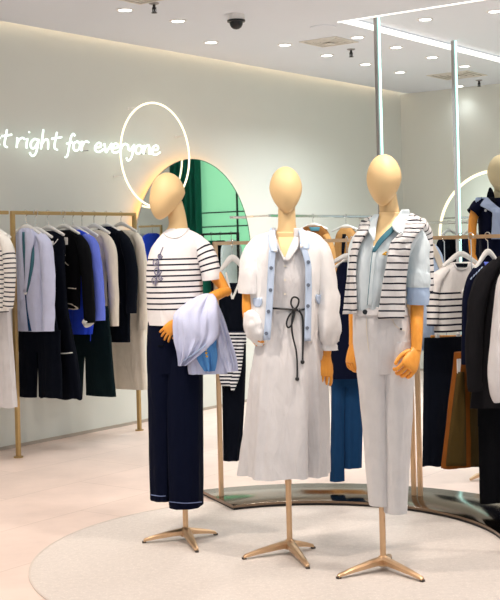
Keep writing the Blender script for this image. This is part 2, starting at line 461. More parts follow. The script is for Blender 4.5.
for x, y, lab in ((154, 5, 'small sprinkler head beside the leftmost downlight'), (351, 51, 'small sprinkler head near the square vent with the dark centre'), (479, 82, 'small sprinkler head right of the right light post')):
    p = at_z(x, y-2, CEIL); r = empty('sprinkler', p, 0, lab, 'sprinkler', 'ceiling sprinklers')
    mb = MB(); mb.lathe([(.035, 0), (.035, -.006), (.02, -.012)], n=20); mb.obj('escutcheon', 'grey_alu', r)
    mb = MB(); mb.lathe([(.010, -.01), (.010, -.035), (.006, -.05), (.006, -.06)], n=12); mb.tube([(-.012, 0, -.03), (-.012, 0, -.058), (0, 0, -.066), (.012, 0, -.058), (.012, 0, -.03)], .003, 6); mb.obj('nozzle', 'darkmetal', r)
    mb = MB(); mb.disc((0, 0, -.068), (0, 0, 1), .02, .004, 16); mb.obj('deflector', 'darkmetal', r)
p = at_z(236, 14.5, CEIL); r = empty('dome_camera', p, 0, 'white and black security dome camera on the ceiling', 'security camera')
mb = MB(); mb.lathe([(.062, 0), (.062, -.035), (.056, -.042)], n=32); mb.obj('housing', 'trimwhite', r)
mb = MB(); mb.lathe([(.066, -.042), (.066, -.054), (.058, -.058)], n=32); mb.obj('collar', 'black', r)
mb = MB(); mb.lathe([(.050, -.056), (.047, -.075), (.038, -.093), (.022, -.105), (.0, -.11)], n=32); mb.obj('dome', 'black', r)
p = at_z(323, 27, CEIL); r = empty('ceiling_speaker', p, 0, 'flat round speaker grille flush in the ceiling, above the vent', 'speaker')
mb = MB(); mb.lathe([(.10, 0), (.10, -.005), (.085, -.007), (0, -.007)], n=32); mb.obj('grille', 'ceiling', r)
def vent(x, y, s, lab):
    p = at_z(x, y, CEIL); r = empty('ceiling_vent', p, math.atan2(WD.y, WD.x), lab, 'air vent', 'square ceiling air vents')
    mb = MB()
    for k in range(4):
        h = s/2*(1-.24*k); z = -.004-.004*k
        mb.grid([[Vector((sx*q, sy*q, zz)) for sx, sy in ((-1, -1), (1, -1), (1, 1), (-1, 1))] for q, zz in ((h, 0), (h, -.008), (h-.022, -.010), (h-.026, 0))])
    mb.obj('louvre_frame', 'tan_metal', r, smooth=False)
    mb = MB(); mb.box((0, 0, .0), (s*.93, s*.93, .006)); mb.obj('backing', 'vent_dark', r, smooth=False)
    mb = MB(); mb.box((0, 0, -.02), (s*.2, s*.2, .008)); mb.obj('centre_plate', 'tan_metal' if 'tan_metal' in M else 'trimwhite', r, smooth=False)
M['vent_dark'] = solid('vent_backing_grey', (112, 104, 94), .7)
M['tan_metal'] = solid('tan_painted_metal', (222, 217, 208), .6)
vent(329, 41.5, .36, 'square louvred ceiling vent left of the tall light posts')
vent(457, 75, .46, 'square louvred ceiling vent behind the right light post')
vent(142, -5, .4, 'square louvred ceiling vent cut off at the top picture edge')

# ------------------------------------------------------------------ tall LED posts
for x, y, z, lab in ((377, 20, CEIL+RH, 'slim grey light post with glowing edge, behind the left-turned shirt mannequin'), (454, 43, CEIL+RH, 'slim grey light post with glowing edge, in front of the neon-edged round mirror')):
    p = at_z(x, y, CEIL+RH); zt = CEIL + RH + .02
    r = empty('light_post', (p.x, p.y, 0), math.atan2(WD.y, WD.x)+math.radians(0), lab, 'light post', 'floor to ceiling light posts')
    mb = MB(); mb.box((-.004, .010, zt/2), (.024, .026, zt)); mb.obj('housing', 'grey_alu', r, smooth=False)
    mb = MB(); mb.box((.010, -.010, zt/2), (.014, .012, zt)); mb.obj('light_strip', 'ledpost', r, smooth=False)

# ------------------------------------------------------------------ neon lettering on the left wall
GL = {
 'e': (.86, [[(.05, .5), (.55, .6), (.5, .95), (.22, 1), (0, .55), (.12, .1), (.45, 0), (.82, .3)]]),
 'v': (.80, [[(0, 1), (.14, .45), (.3, 0), (.5, .5), (.72, 1.02)]]),
 'r': (.68, [[(0, 1.05), (.03, .5), (.05, 0)], [(.05, .5), (.2, .9), (.42, 1.05), (.62, .92)]]),
 'y': (.80, [[(0, 1), (.1, .5), (.32, .38), (.55, .9)], [(.6, 1.02), (.58, .2), (.48, -.5), (.22, -.8), (.02, -.5)]]),
 'o': (.80, [[(.35, 1), (.05, .75), (.05, .25), (.3, 0), (.58, .2), (.62, .7), (.35, 1), (.5, .85), (.8, .9)]]),
 'n': (.84, [[(.02, 1), (.04, .5), (.05, 0)], [(.05, .45), (.22, .9), (.45, 1), (.56, .6), (.6, .1), (.8, .12)]]),
 'g': (.84, [[(.55, .88), (.28, 1), (.03, .6), (.1, .1), (.35, .08), (.55, .6)], [(.6, 1), (.58, .2), (.5, -.5), (.25, -.75), (.02, -.4)]]),
 'h': (.84, [[(.05, 2), (.04, 1), (.04, 0)], [(.04, .4), (.22, .9), (.45, 1), (.56, .6), (.6, 0)]]),
 't': (.74, [[(.3, 1.8), (.24, .8), (.26, .2), (.5, 0)], [(-.05, 1.12), (.3, 1.2), (.72, 1.32)]]),
 'i': (.42, [[(.14, 1), (.12, .5), (.16, 0)], [(.2, 1.62), (.22, 1.7)]]),
 'f': (.62, [[(.66, 1.55), (.45, 1.75), (.28, 1.2), (.24, .2), (.18, -.6), (.0, -.72)], [(-.02, .7), (.25, .78), (.5, .9)]]),
 's': (.66, [[(.5, .92), (.25, 1), (.08, .75), (.3, .5), (.48, .25), (.3, 0), (.02, .1)]]),
 'u': (.80, [[(0, 1), (.02, .3), (.2, 0), (.48, .25), (.55, 1)], [(.55, 1), (.56, .4), (.7, 0)]]),
 'j': (.40, [[(.25, 1), (.24, -.3), (.1, -.75), (-.1, -.6)], [(.28, 1.6), (.3, 1.68)]]),
}
root = froot('neon_sign', WB, 'white neon handwriting reading just right for everyone on left wall', 'neon sign')
for word, x0, xs, xh in (('just', -21.5, 12.2, 9.8), ('right', 16, 12.6, 9.8), ('for', 66, 10.6, 9.6), ('everyone', 94.5, 10.1, 9.0)):
    x = x0
    for ch in word:
        adv, strokes = GL[ch]; mb = MB()
        for st in strokes:
            P = []
            for q in cr(st, max(8, len(st)*5)):
                px = x + q[0]*xs + q[1]*1.2; py = 147.0 + px*.050 - q[1]*xh
                P.append(WB.K(px, py, -.07))
            mb.tube(P, .0078, 8)
        mb.obj('letter', 'neon', root)
        x += adv*xs
mb = MB()
for px in (-18, 30, 82, 140):
    a = WB.K(px, 147+px*.05, 0); mb.tube([a, a+Vector((0, -.07, 0))], .004, 6)
mb.obj('wall_pin', 'grey_alu', root)

# neon ring
rc = WB.K(156, 155, -.115); RR = .438
root = froot('neon_ring', WB, 'white circular neon ring on pins overlapping the round mirror', 'neon ring')
mb = MB(); P = [rc + Vector((RR*math.cos(a), 0, RR*math.sin(a))) for a in [2*PI*i/72 for i in range(72)]]
rows = []
for i, p in enumerate(P):
    o_ = (p-rc).normalized(); rows.append([p + o_*.0085*math.cos(b) + Vector((0, 1, 0))*.0085*math.sin(b) for b in [2*PI*j/10 for j in range(10)]])
mb.grid(rows+[rows[0]]); mb.obj('tube', 'ringneon', root)
for deg in (25, 118, 205):
    a = math.radians(deg); p = rc + Vector((RR*math.cos(a), 0, RR*math.sin(a)))
    back = -.085 if deg in (300,) else -.001
    mb = MB(); mb.tube([p, Vector((p.x, back, p.z))], .0035, 8); mb.disc((p.x, back-.003, p.z), (0, 1, 0), .012, .006, 14); mb.obj('standoff', 'trimwhite', root)

# round backlit mirror
def round_mirror(fr, px, py, R, off, label, edge=None, back=None):
    c = fr.K(px, py, -off); root = froot('round_mirror', fr, label, 'mirror')
    mb = MB(); mb.tube([c+Vector((0, .006, 0)), c-Vector((0, .004, 0))], R, 96); mb.obj('glass', 'mirror', root)
    mb = MB()
    mb.grid([[c + Vector((r*math.cos(2*PI*j/96), dy, r*math.sin(2*PI*j/96))) for j in range(96)] for r, dy in ((R-.002, .007), (R+.004, .007), (R+.004, -.006), (R-.002, -.006))]+[])
    mb.obj('rim', 'chrome', root)
    if back:
        mb = MB(); mb.tube([c+Vector((0, .012, 0)), c+Vector((0, off-.004, 0))], R-.07, 72, cap=True); mb.obj('backlight', back, root)
    if edge:
        mb = MB(); rows = []
        for i in range(97):
            a = 2*PI*i/96; o_ = Vector((math.cos(a), 0, math.sin(a)))
            rows.append([c + o_*(R+.014+.016*math.cos(b)) + Vector((0, .012*math.sin(b)-.008, 0)) for b in [2*PI*j/8 for j in range(8)]])
        mb.grid(rows); mb.obj('neon_edge', edge, root)
    return root
round_mirror(WB, 196, 250, .80, .07, 'round frameless mirror glowing behind, reflecting a green curtain', None, 'ledwarm')
round_mirror(RB, 497, 234, .67, .05, 'round mirror with white neon edge on back wall behind navy mannequin', 'ringneon')

# ------------------------------------------------------------------ part of the shop that the round mirror shows
W1 = 0
def at_back(u, off=0.0): return RB.world(Vector((u, -off, 0)))
# lit green window
u0, u1 = 2.05, 3.12
c = (at_back(u0)+at_back(u1))/2
mb = MB(); mb.box((c.x, c.y, 1.38), (u1-u0, .03, 2.7), RB.ang)
win = mb.obj('window_1', 'greenpane', kind='structure', smooth=False)
mb = MB()
for uu in (u0, u0+.46, u1):
    q = at_back(uu, .02); mb.box((q.x, q.y, 1.38), (.016, .03, 2.72), RB.ang)
for zz in (.05, 1.72, 1.9, 2.72):
    q = at_back((u0+u1)/2, .02); mb.box((q.x, q.y, zz), (u1-u0, .03, .014), RB.ang)
mb.obj('window_1_frame', 'darkmetal', kind='structure', smooth=False)
# ------------------------------------------------------------------ racks
def rail_rack(name, fr_pts, z, label, cat='clothes rack', floor_posts=True, group=None, r=.011, foot=True, posts=(0, 1), mat='brass'):
    a, b_ = (Vector((p[0], p[1])) for p in fr_pts); d = b_-a; L = d.length; ang = math.atan2(d.y, d.x)
    root = empty(name, (a.x, a.y, 0), ang, label, cat, group)
    mb = MB(); mb.box((L/2, 0, z), (L+.028, .026, .026)); mb.obj('rail', mat, root, smooth=False, bev=.004)
    for q in posts:
        x = 0 if q == 0 else L
        if floor_posts:
            mb = MB(); mb.box((x, 0, z/2), (.028, .028, z)); mb.obj('post', mat, root, smooth=False, bev=.003)
            mb = MB(); mb.disc((x, 0, .005), (0, 0, 1), .034, .010, 20); mb.obj('foot', mat, root)
        else:
            mb = MB(); mb.tube([(x, 0, z), (x, .30, z)], .009, 8); mb.disc((x, .30, z), (0, 1, 0), .03, .01, 16); mb.obj('wall_bracket', mat, root)
    return root
pa, pb = at_z(18.5, 457.5, 0).to_2d(), at_z(139.5, 430.5, 0).to_2d()
ZR = 1.735
rdir = (pb-pa).normalized()
rail_rack('clothes_rack', (pa, pb), ZR, 'brass floor rack of jackets under the neon lettering', group='brass racks along the left wall')
rail_rack('clothes_rack', (pa-rdir*1.25, pa-rdir*.06), ZR, 'brass rack cut off at the left edge, holding striped knit', group='brass racks along the left wall', posts=(0,))
def rail_pt(x, a, d):
    h = x - 250 + ROLL*35; k = h/F                       # solve X = k*Y on a + t d
    t = (k*a.y - a.x)/(d.x - k*d.y)
    return a + d*t
# wall rails further back
w2a, w2b = P0 + WN*.30, WD
q0, q1 = rail_pt(270, w2a, w2b), rail_pt(384, w2a, w2b)
rail_rack('wall_rail', (q0, q1), 1.735, 'chrome wall rail behind the two white-clad mannequins', 'wall rail', False, 'wall-mounted rails', mat='chrome')
w3a, w3b = corner - Vector((-RD.y, RD.x))*.30, RD
q2, q3 = rail_pt(404, w3a, w3b), rail_pt(476, w3a, w3b)
rail_rack('wall_rail', (q2, q3), 1.665, 'chrome wall rail before the back wall, near the neon-edged mirror', 'wall rail', False, 'wall-mounted rails', mat='chrome')
# rack seen only in the round mirror
q4, q5 = at_back(3.5, .35), at_back(4.7, .35)
rail_rack('clothes_rack', (q4, q5), 1.75, 'brass rack of blue clothes seen in the round mirror', group='racks in mirror')

# curved platform rack behind the mannequins
PC = Vector((.243, 5.75)); RRAIL = 1.19
root = empty('curved_display_rack', (PC.x, PC.y, 0), 0, 'curved bronze platform rack with slim posts behind the mannequins', 'clothes rack')
def arc(r, a): return Vector((r*math.cos(math.radians(a)), r*math.sin(math.radians(a)), 0))
A0, A1, n = 113.5, -16, 72
mb = MB()
rows = []
for i in range(n+1):
    a = A0 + (A1-A0)*i/n
    rows.append([arc(r, a)+Vector((0, 0, z)) for r, z in ((.945, .014), (.935, .016), (.935, .028), (.94, .030), (1.42, .030), (1.425, .028), (1.425, .014))])
mb.grid(rows, True, None, True, True); mb.obj('platform', 'bronze', root, angle=30)
mb = MB(); rows = []
for i in range(n+1):
    a = A0-.4 + (A1-A0+.8)*i/n
    rows.append([arc(r, a)+Vector((0, 0, z)) for r, z in ((.938, 0), (.938, .0145), (1.42, .0145), (1.42, 0))])
mb.grid(rows, True, None, True, True); mb.obj('plinth', 'darkmetal', root, angle=30)
ZF = 1.475
for a0, a1 in ((111.8, 57.2), (55.3, -12)):
    mb = MB(); rows = []
    for i in range(49):
        a = a0 + (a1-a0)*i/48
        rows.append([arc(RRAIL+dr, a)+Vector((0, 0, ZF+dz)) for dr, dz in ((-.010, -.010), (.010, -.010), (.010, .010), (-.010, .010))])
    mb.grid(rows, True, None, True, True); mb.obj('rail', 'champagne', root, angle=30)
    for a in (a0, a1):
        q = arc(RRAIL, a); mb = MB(); mb.box((q.x, q.y, (ZF+.01)/2+.015), (.024, .024, ZF+.01-.03), math.radians(a)); mb.obj('post', 'champagne', root, smooth=False, bev=.003)
def arc_pt(x, r=RRAIL):
    k = (x-250)/F
    # k*Y = X ; (kY-cx)^2+(Y-cy)^2=r^2
    A_, B_, C_ = k*k+1, -2*(k*PC.x+PC.y), PC.x**2+PC.y**2-r*r
    Y = (-B_+math.sqrt(max(B_*B_-4*A_*C_, 0)))/(2*A_)
    return Vector((k*Y, Y))

# ------------------------------------------------------------------ hangers and hung clothes
def hanger(fr, x, zr, ytop, half, drop, label, group, mat='hanger', thick=.011, tilt=0.0, wood=False):
    """x: photo column of the neck, ytop: photo row of the neck"""
    root = froot('clothes_hanger', fr, label, 'hanger', group)
    p = fr.K(x, ytop, 0); z0 = p.z
    mb = MB()
    P = vcr([(p.x-half, 0, z0-drop), (p.x-half*.62, 0, z0-drop*.55), (p.x-half*.25, 0, z0-drop*.12), (p.x, 0, z0), (p.x+half*.25, 0, z0-drop*.12), (p.x+half*.62, 0, z0-drop*.55), (p.x+half, 0, z0-drop)], 25)
    mb.tube(P, [(thick*1.0, thick*1.3*(1.25-.6*abs(i-12)/12)) for i in range(25)], 10, ref=(0, 1, 0)); mb.obj('shoulder_bar', mat, root)
    # wire hook over the rail
    hx = p.x; R = .018; zc = zr + .0
    Pk = [(hx, 0, z0+.006), (hx, 0, zc-.028)] + [(hx, 0, zc-.028)]*0
    Pk += [(0+hx, R*math.sin(a)*1.15, zc+.001 - R*math.cos(a)*1.15) for a in [math.radians(t) for t in (20, 60, 100, 140, 180, 220, 260, 290)]]
    mb = MB(); mb.tube(vcr(Pk, 24), .0028, 7); mb.obj('hook', 'chrome', root)
    return root
RN = Vector((rdir.y, -rdir.x))                                   # shoulder axis of clothes on the left racks
def lframe(x): return Frame(rail_pt(x, pa, rdir), RN)
def garment(fr, name, label, cat, group, rows, mat, ry=.035, exp=2.6, drape=.012, kf=2.4, seed=0, m=26, crease=.003, part='body', scallop=0, grow=.6, n=44):
    root = froot(name, fr, label, cat, group)
    keys = rows_to_keys(fr, rows, ry, 0, m); mb = MB(); loft(mb, keys, exp, n, drape, kf, grow, crease, seed, scallop=scallop)
    mb.obj(part, mat, root, angle=80)
    return root, Surf(keys, exp)
def legs(fr, name, label, group, waist, leg_rows, mat, ry=.03, seed=0, mats=None, drape=.01, band=None):
    root = froot(name, fr, label, 'trousers', group)
    S = []
    keys = rows_to_keys(fr, waist, ry, 0, 10); mb = MB(); loft(mb, keys, 2.6, 40, .003, 2, 0, .002, seed); mb.obj('waist', mat, root, angle=80); S.append(Surf(keys, 2.6))
    for i, rows in enumerate(leg_rows):
        keys = rows_to_keys(fr, rows, ry, 0, 24); mb = MB(); loft(mb, keys, 2.4, 36, drape, 1.6, 0, .003, seed+i*3); mb.obj('trouser_leg', mats[i] if mats else mat, root, angle=80); S.append(Surf(keys, 2.4))
    return root, S
LG = 'clothes on the brass rack below the neon'
LH = 'white hangers on the brass rack'
# 1 lavender blazer
fr = lframe(26); hanger(fr, 26, ZR, 226.5, .155, .062, 'white hanger of the lavender blazer, first on the brass rack', LH)
r, s = garment(fr, 'blazer', 'pale lavender blazer hanging first on the brass rack by the post', 'jacket', LG,
    [(228, 23, 30, 0, .03), (232, 19, 36, 0, .045), (240, 17.5, 42, 0, .055), (262, 17, 44, 0, .055), (292, 18, 43, 0, .05), (315, 18, 44.5, 0, .05), (331, 18, 45, 0, .05)], 'f_lavender', seed=1)
sleeve(fr, [(40, 236, 0, .03, .045), (46, 248, -.005, .05, .05), (48.5, 280, -.02, .048, .05), (48.5, 310, -.03, .045, .046), (48, 331, -.035, .043, .046)], 'f_lavender', r, seed=2)
sleeve(fr, [(20, 236, 0, .03, .045), (17.5, 250, .01, .045, .05), (17, 290, .01, .04, .05), (18.5, 322, .01, .04, .046)], 'f_lavender', r, seed=3)
patch(fr, s, [(232, 20.5, 29), (245, 20.8, 33.6), (262, 21.6, 34), (280, 23, 30.5), (293, 24.6, 27)], .006).obj('shirt_and_shade', 'f_teal', r, sol=.004, label='blue-green shirt inside and painted lapel shade')  # one teal patch: inner shirt plus painted shade beside the lapel
patch(fr, s, [(229, 25, 33), (240, 25, 34.5), (246, 25.3, 33), (252, 25.3, 31.3), (270, 25, 29.3), (293, 24.7, 26)], .020).obj('lapel', 'f_lavender', r, sol=.005)
patch(fr, s, [(230, 19, 22), (245, 18.6, 22.2), (265, 20, 23.4), (292, 23.2, 25)], .018).obj('lapel', 'f_lavender', r, sol=.005)
patch(fr, s, [(295, 25, 26), (312, 26.5, 27.7), (331, 28.5, 31.5)], .005).obj('front_opening', 'f_denim', r, sol=.003, label='dark slit of the front opening')
mb = MB(); mb.disc(s.proj(fr, 25.5, 293, .018), (0, 1, 0), .011, .006, 14); mb.obj('button', 'tag', r)
patch(fr, s, [(299, 19, 22.6), (302, 19, 22.6)], .010, m=5).obj('pocket_flap', 'f_lavender', r, sol=.004)
# 2 navy trousers below the blazer
fr = lframe(33.5)
hanger(fr, 36, ZR, 229, .155, .062, 'white hanger of the navy wide trousers beside the lavender blazer', LH)
legs(fr, 'trousers', 'navy wide-leg trousers with a gap between legs, below lavender blazer', LG, [(306, 20, 54), (330, 19, 58), (352, 18.7, 60)],
     [[(330, 19, 38), (350, 18.8, 37.8), (397, 19.5, 36.5)], [(330, 37.6, 60), (350, 38.4, 60), (372, 38.8, 61.5), (397.5, 39.3, 62)]], 'f_deepnavy', seed=4)
# 3 long navy cardigan dress with white trim
fr = lframe(47); hanger(fr, 48, ZR, 227.5, .155, .058, 'white hanger of the long navy dress with white trim', LH)
r, s = garment(fr, 'dress', 'long navy dress with white neck trim hanging behind lavender blazer', 'dress', LG,
    [(231, 42, 53, 0, .03), (234, 37, 59, 0, .035), (243, 34, 64), (270, 36, 64), (310, 36, 67), (356, 38, 76), (377, 40, 79), (398, 41, 81)], 'f_deepnavy', ry=.042, seed=5, drape=.014, scallop=.008)
line_on(fr, s, [(47, 241), (50, 245), (54, 244), (58, 239)], .0035).obj('neck_trim', 'f_trimwhite', r)
patch(fr, s, [(241, 47.5, 53.5), (244, 47.5, 53.5)], .006, m=5).obj('neck_label', 'tag', r, sol=.003)
line_on(fr, s, [(60, 353.5), (66, 353.3), (72.5, 352.6)], .0045).obj('pocket_trim', 'f_trimwhite', r)
patch(fr, s, [(256, 50.5, 52.5), (260, 50.5, 52.5)], .006, m=4).obj('chest_patch', 'greybtn', r, sol=.003)
# 4 black cardigan with curved cream piping
fr = lframe(62); hanger(fr, 63.5, ZR, 226, .155, .062, 'white hanger of the black cardigan with piping', LH)
r, s = garment(fr, 'cardigan', 'black cardigan with curved cream piping and white tag at neck', 'cardigan', LG,
    [(230, 60, 70, 0, .03), (234, 57, 76, 0, .035), (242, 55, 80), (262, 56, 80), (290, 57, 79.5), (309, 58, 79)], 'f_black', ry=.04, seed=7)
sleeve(fr, [(78, 237, 0, .028, .04), (84, 250, -.01, .045, .045), (87.5, 280, -.02, .045, .045), (89.5, 323, -.025, .04, .042)], 'f_black', r, seed=8)
sleeve(fr, [(87, 320, -.023, .042, .044), (89.6, 323.8, -.025, .0425, .0445)], 'f_trimwhite', r, m=4, wr=0, name='cuff')
line_on(fr, s, [(62.5, 234), (61.5, 245), (62.5, 254), (65, 262), (68.5, 265.5)], .0035).obj('piping', 'f_cream', r)
line_on(fr, s, [(68, 288), (72, 288.3), (76, 288.6)], .0045).obj('pocket_trim', 'f_cream', r)
line_on(fr, s, [(68, 303.5), (72, 304.5), (78, 308.5)], .0045).obj('pocket_trim', 'f_cream', r)
line_on(fr, s, [(68.5, 308.5), (73, 309.2), (78, 308.8)], .0045).obj('pocket_trim', 'f_cream', r)
mb = MB(); p = s.proj(fr, 66, 241, .012); mb.box(p, (.03, .006, .055)); mb.obj('price_tag', 'tag', r, smooth=False)
line_on(fr, s, [(64.5, 247), (64.8, 256)], .006).obj('tag_string', 'tag', r)
# 5 cobalt blue shirt
fr = lframe(72.5); hanger(fr, 73, ZR, 227, .155, .062, 'white hanger of the cobalt blue shirt', LH)
r, s = garment(fr, 'shirt', 'cobalt blue shirt showing its hem below the black cardigan', 'shirt', LG,
    [(230, 72, 81, 0, .03), (234, 69, 88, 0, .035), (243, 67, 93), (270, 68, 95), (300, 69.5, 95), (334, 70, 91)], 'f_cobalt', ry=.04, seed=9)
sleeve(fr, [(86, 236, 0, .028, .04), (93, 248, -.01, .045, .045), (97.5, 280, -.02, .045, .045), (99, 320.5, -.025, .05, .048)], 'f_periwinkle', r, seed=10)
line_on(fr, s, [(90, 330), (90.6, 336), (90.4, 341)], .003).obj('drawstring', 'f_cobalt', r)
# 6 dark green trousers
fr = lframe(82); hanger(fr, 82, ZR, 228, .155, .062, 'white hanger of the dark green trousers, mostly hidden', LH)
legs(fr, 'trousers', 'dark green-black wide trousers hanging below the cobalt shirt', LG, [(306, 74, 108), (332, 72, 110), (356, 70, 112)],
     [[(335, 66, 88), (356, 64, 84), (398, 62, 81.5)], [(335, 84, 111), (356, 85, 112), (396, 86.5, 115.5)]], 'f_darkgreen', seed=11)
# 7 cream cardigan
fr = lframe(93.5); hanger(fr, 94, ZR, 225.5, .155, .062, 'white hanger of the cream cardigan', LH)
r, s = garment(fr, 'cardigan', 'cream cardigan between the blue shirt and navy knit top', 'cardigan', LG,
    [(230, 90, 100, 0, .03), (233, 87, 105, 0, .035), (241, 86, 107), (270, 86, 106), (326, 86, 107)], 'f_cream', ry=.04, seed=12)
sleeve(fr, [(104, 235, 0, .028, .04), (110, 248, -.01, .042, .045), (113, 285, -.02, .04, .042), (114, 326, -.025, .036, .04)], 'f_cream', r, seed=13)
# 8 navy knit polo
fr = lframe(107); hanger(fr, 106, ZR, 225.5, .155, .058, 'white hanger of the navy knit top', LH)
r, s = garment(fr, 'knit_top', 'navy long-sleeved knit top with small grey chest badge', 'sweater', LG,
    [(227, 100, 112, 0, .03), (231, 98, 119, 0, .04), (239, 98, 126), (270, 99, 128), (300, 104, 129.5), (342, 108, 129)], 'f_deepnavy', ry=.045, seed=14)
sleeve(fr, [(119, 233, 0, .03, .04), (127.5, 247, -.01, .046, .05), (132, 275, -.02, .048, .048), (131, 313, -.025, .038, .04)], 'f_deepnavy', r, seed=15)
patch(fr, s, [(226.5, 100, 111.5), (230, 100, 112)], .008, m=5).obj('collar', 'f_navy', r, sol=.008)
patch(fr, s, [(252.5, 112.5, 115.5), (254.5, 112.5, 115.5), (256, 113.6, 114.5), (260, 113.6, 114.5)], .006, m=8).obj('badge', 'greybtn', r, sol=.003)
# 9 cream long dress
fr = lframe(123); hanger(fr, 121, ZR, 224, .155, .062, 'white hanger of the long cream coat, last on the brass rack', LH)
r, s = garment(fr, 'coat', 'long cream coat hanging last on the brass rack', 'coat', LG,
    [(230, 120, 130, 0, .03), (233, 118, 136, 0, .04), (241, 116, 139), (280, 114, 141), (345, 111.5, 143.5), (389, 115.5, 145.5)], 'f_cream', ry=.05, seed=16, drape=.02)
sleeve(fr, [(135, 235, 0, .03, .042), (140, 248, -.01, .04, .045), (143, 290, -.02, .04, .042), (142.5, 330, -.025, .036, .04)], 'f_cream', r, seed=17)
# left edge: striped knit and white skirt
fr = Frame(rail_pt(-13, pa, rdir), RN)
hanger(fr, -10, ZR, 227, .155, .062, 'white hanger of the striped knit at the left edge', LH)
r, s = garment(fr, 'striped_sweater', 'white knit with thin navy stripes cut off at the left edge', 'sweater', None,
    [(229, -16, -5, 0, .03), (233, -20, 2, 0, .04), (242, -24, 6), (262, -26, 7), (312, -26, 7)], 'f_stripe_left', ry=.05, seed=18)
sleeve(fr, [(1, 236, 0, .03, .04), (7.5, 248, -.01, .04, .045), (10, 275, -.015, .038, .042), (8, 308, -.02, .032, .036)], 'f_stripe_left', r, seed=19)
fr = Frame(rail_pt(-6, pa, rdir), RN)
hanger(fr, -6, ZR, 229, .155, .062, 'white hanger of the pleated skirt at the left edge', LH)
r, s = garment(fr, 'pleated_skirt', 'long white pleated skirt below striped knit at left edge', 'skirt', None,
    [(300, -22, 8), (315, -23, 9), (360, -26, 12), (406, -29, 14.8)], 'f_white', ry=.05, seed=20, drape=.02, kf=6, scallop=.004)

# wall rail behind: tan coats
W2 = Frame(q0, WD)
def w2frame(x): return Frame(rail_pt(x, w2a, w2b), (WN.x, WN.y))
G2 = 'coats on the chrome wall rails'
fr = w2frame(313); hanger(fr, 313, 1.735, 224.5, .17, .05, 'pale hanger of the tan coat behind the cardigan mannequin', G2+' hangers')
r, s = garment(fr, 'coat', 'tan brown coat peeking over the white cardigan shoulder', 'coat', G2, [(226, 306, 322, 0, .03), (230, 300, 326), (238, 298, 330), (260, 298, 334), (330, 298, 335)], 'f_brown', ry=.05, seed=21)
patch(fr, s, [(227, 309, 320), (231, 311, 319)], .006, m=5).obj('lining', 'f_teal', r, sol=.004)
sleeve(fr, [(326, 235, -.02, .03, .04), (331, 252, -.03, .04, .045), (332.5, 300, -.04, .04, .045), (333, 340, -.04, .04, .04)], 'f_tan', r, seed=22)
fr = w2frame(344); hanger(fr, 346, 1.735, 226, .17, .05, 'pale hanger of the light tan coat beside the striped sweater', G2+' hangers')
r, s = garment(fr, 'coat', 'light tan coat between the white cardigan and striped draped sweater', 'coat', G2, [(228, 341, 352, 0, .03), (234, 337, 356), (245, 335, 360), (280, 333, 362), (330, 332, 362)], 'f_tan', ry=.05, seed=23)
patch(fr, s, [(234, 342.5, 346), (240, 342, 345.5), (258, 341.5, 343.5)], .008, m=8).obj('strap', 'f_deepnavy', r, sol=.006)
def w3frame(x): return Frame(rail_pt(x, w3a, w3b), (WD.x, WD.y))
fr = w3frame(449); hanger(fr, 449, 1.665, 230, .17, .05, 'pale hanger of the navy coat on the far wall rail', G2+' hangers')
r, s = garment(fr, 'coat', 'dark navy coat on the far rail behind the striped tee', 'coat', G2, [(236, 443, 455, 0, .03), (240, 440, 458), (248, 438, 460), (280, 438, 461), (330, 438, 461)], 'f_deepnavy', ry=.06, seed=24)
fr = w3frame(470); hanger(fr, 469, 1.665, 230, .17, .05, 'pale hanger of the blue coat on the far wall rail', G2+' hangers')
r, s = garment(fr, 'coat', 'deep blue coat on the far rail beside the navy mannequin arm', 'coat', G2, [(236, 464, 474, 0, .03), (240, 461, 478), (252, 459, 480), (300, 459, 481)], 'f_navy', ry=.06, seed=25)

# curved rack, left half
CG_ = 'clothes on the curved rack'; CGH = 'white hangers on the curved rack'
fr = Frame(arc_pt(231), (1, .12)); hanger(fr, 232.5, ZF, 258, .075, .075, 'white hanger of the navy v-neck set beside cardigan mannequin', CGH, thick=.013)
r, s = garment(fr, 'v_neck_top', 'navy sleeveless v-neck top with white trim and striped sash', 'top', CG_,
    [(283, 219, 246, 0, .03), (290, 218.5, 246, 0, .04), (300, 219, 246), (320, 221, 246), (338, 222, 246)], 'f_deepnavy', ry=.045, seed=26)
line_on(fr, s, [(226, 272), (228.5, 284), (232.5, 299)], .0062).obj('neck_trim', 'f_trimwhite', r)
line_on(fr, s, [(243, 271), (238.5, 284), (232.5, 299)], .0062).obj('neck_trim', 'f_trimwhite', r)
line_on(fr, s, [(243.5, 270), (244.5, 285), (245, 312)], .0055).obj('armhole_trim', 'f_trimwhite', r)
patch(fr, s, [(331, 221, 246), (338, 221, 246), (344, 221, 246)], .01, m=6).obj('sash', 'f_stripe_sash', r, sol=.006)
for rows in ([(338, 227, 238), (352, 224, 236), (372, 219, 233), (386, 221.5, 231)], [(338, 236, 244), (355, 234.5, 243), (375, 230, 240), (391, 231, 234)]):
    patch(fr, s, rows, .022, wob=.008, seed=3).obj('sash_tail', 'f_stripe_sash', r, sol=.006)
fr = Frame(arc_pt(230)+Vector((.01, .035)), (1, .12)); 
r, s = garment(fr, 'skirt', 'long narrow navy skirt below the navy v-neck top', 'skirt', CG_, [(336, 221, 246), (380, 221.5, 245), (430, 222.5, 242), (460, 223.5, 239.5)], 'f_deepnavy', ry=.05, seed=27)
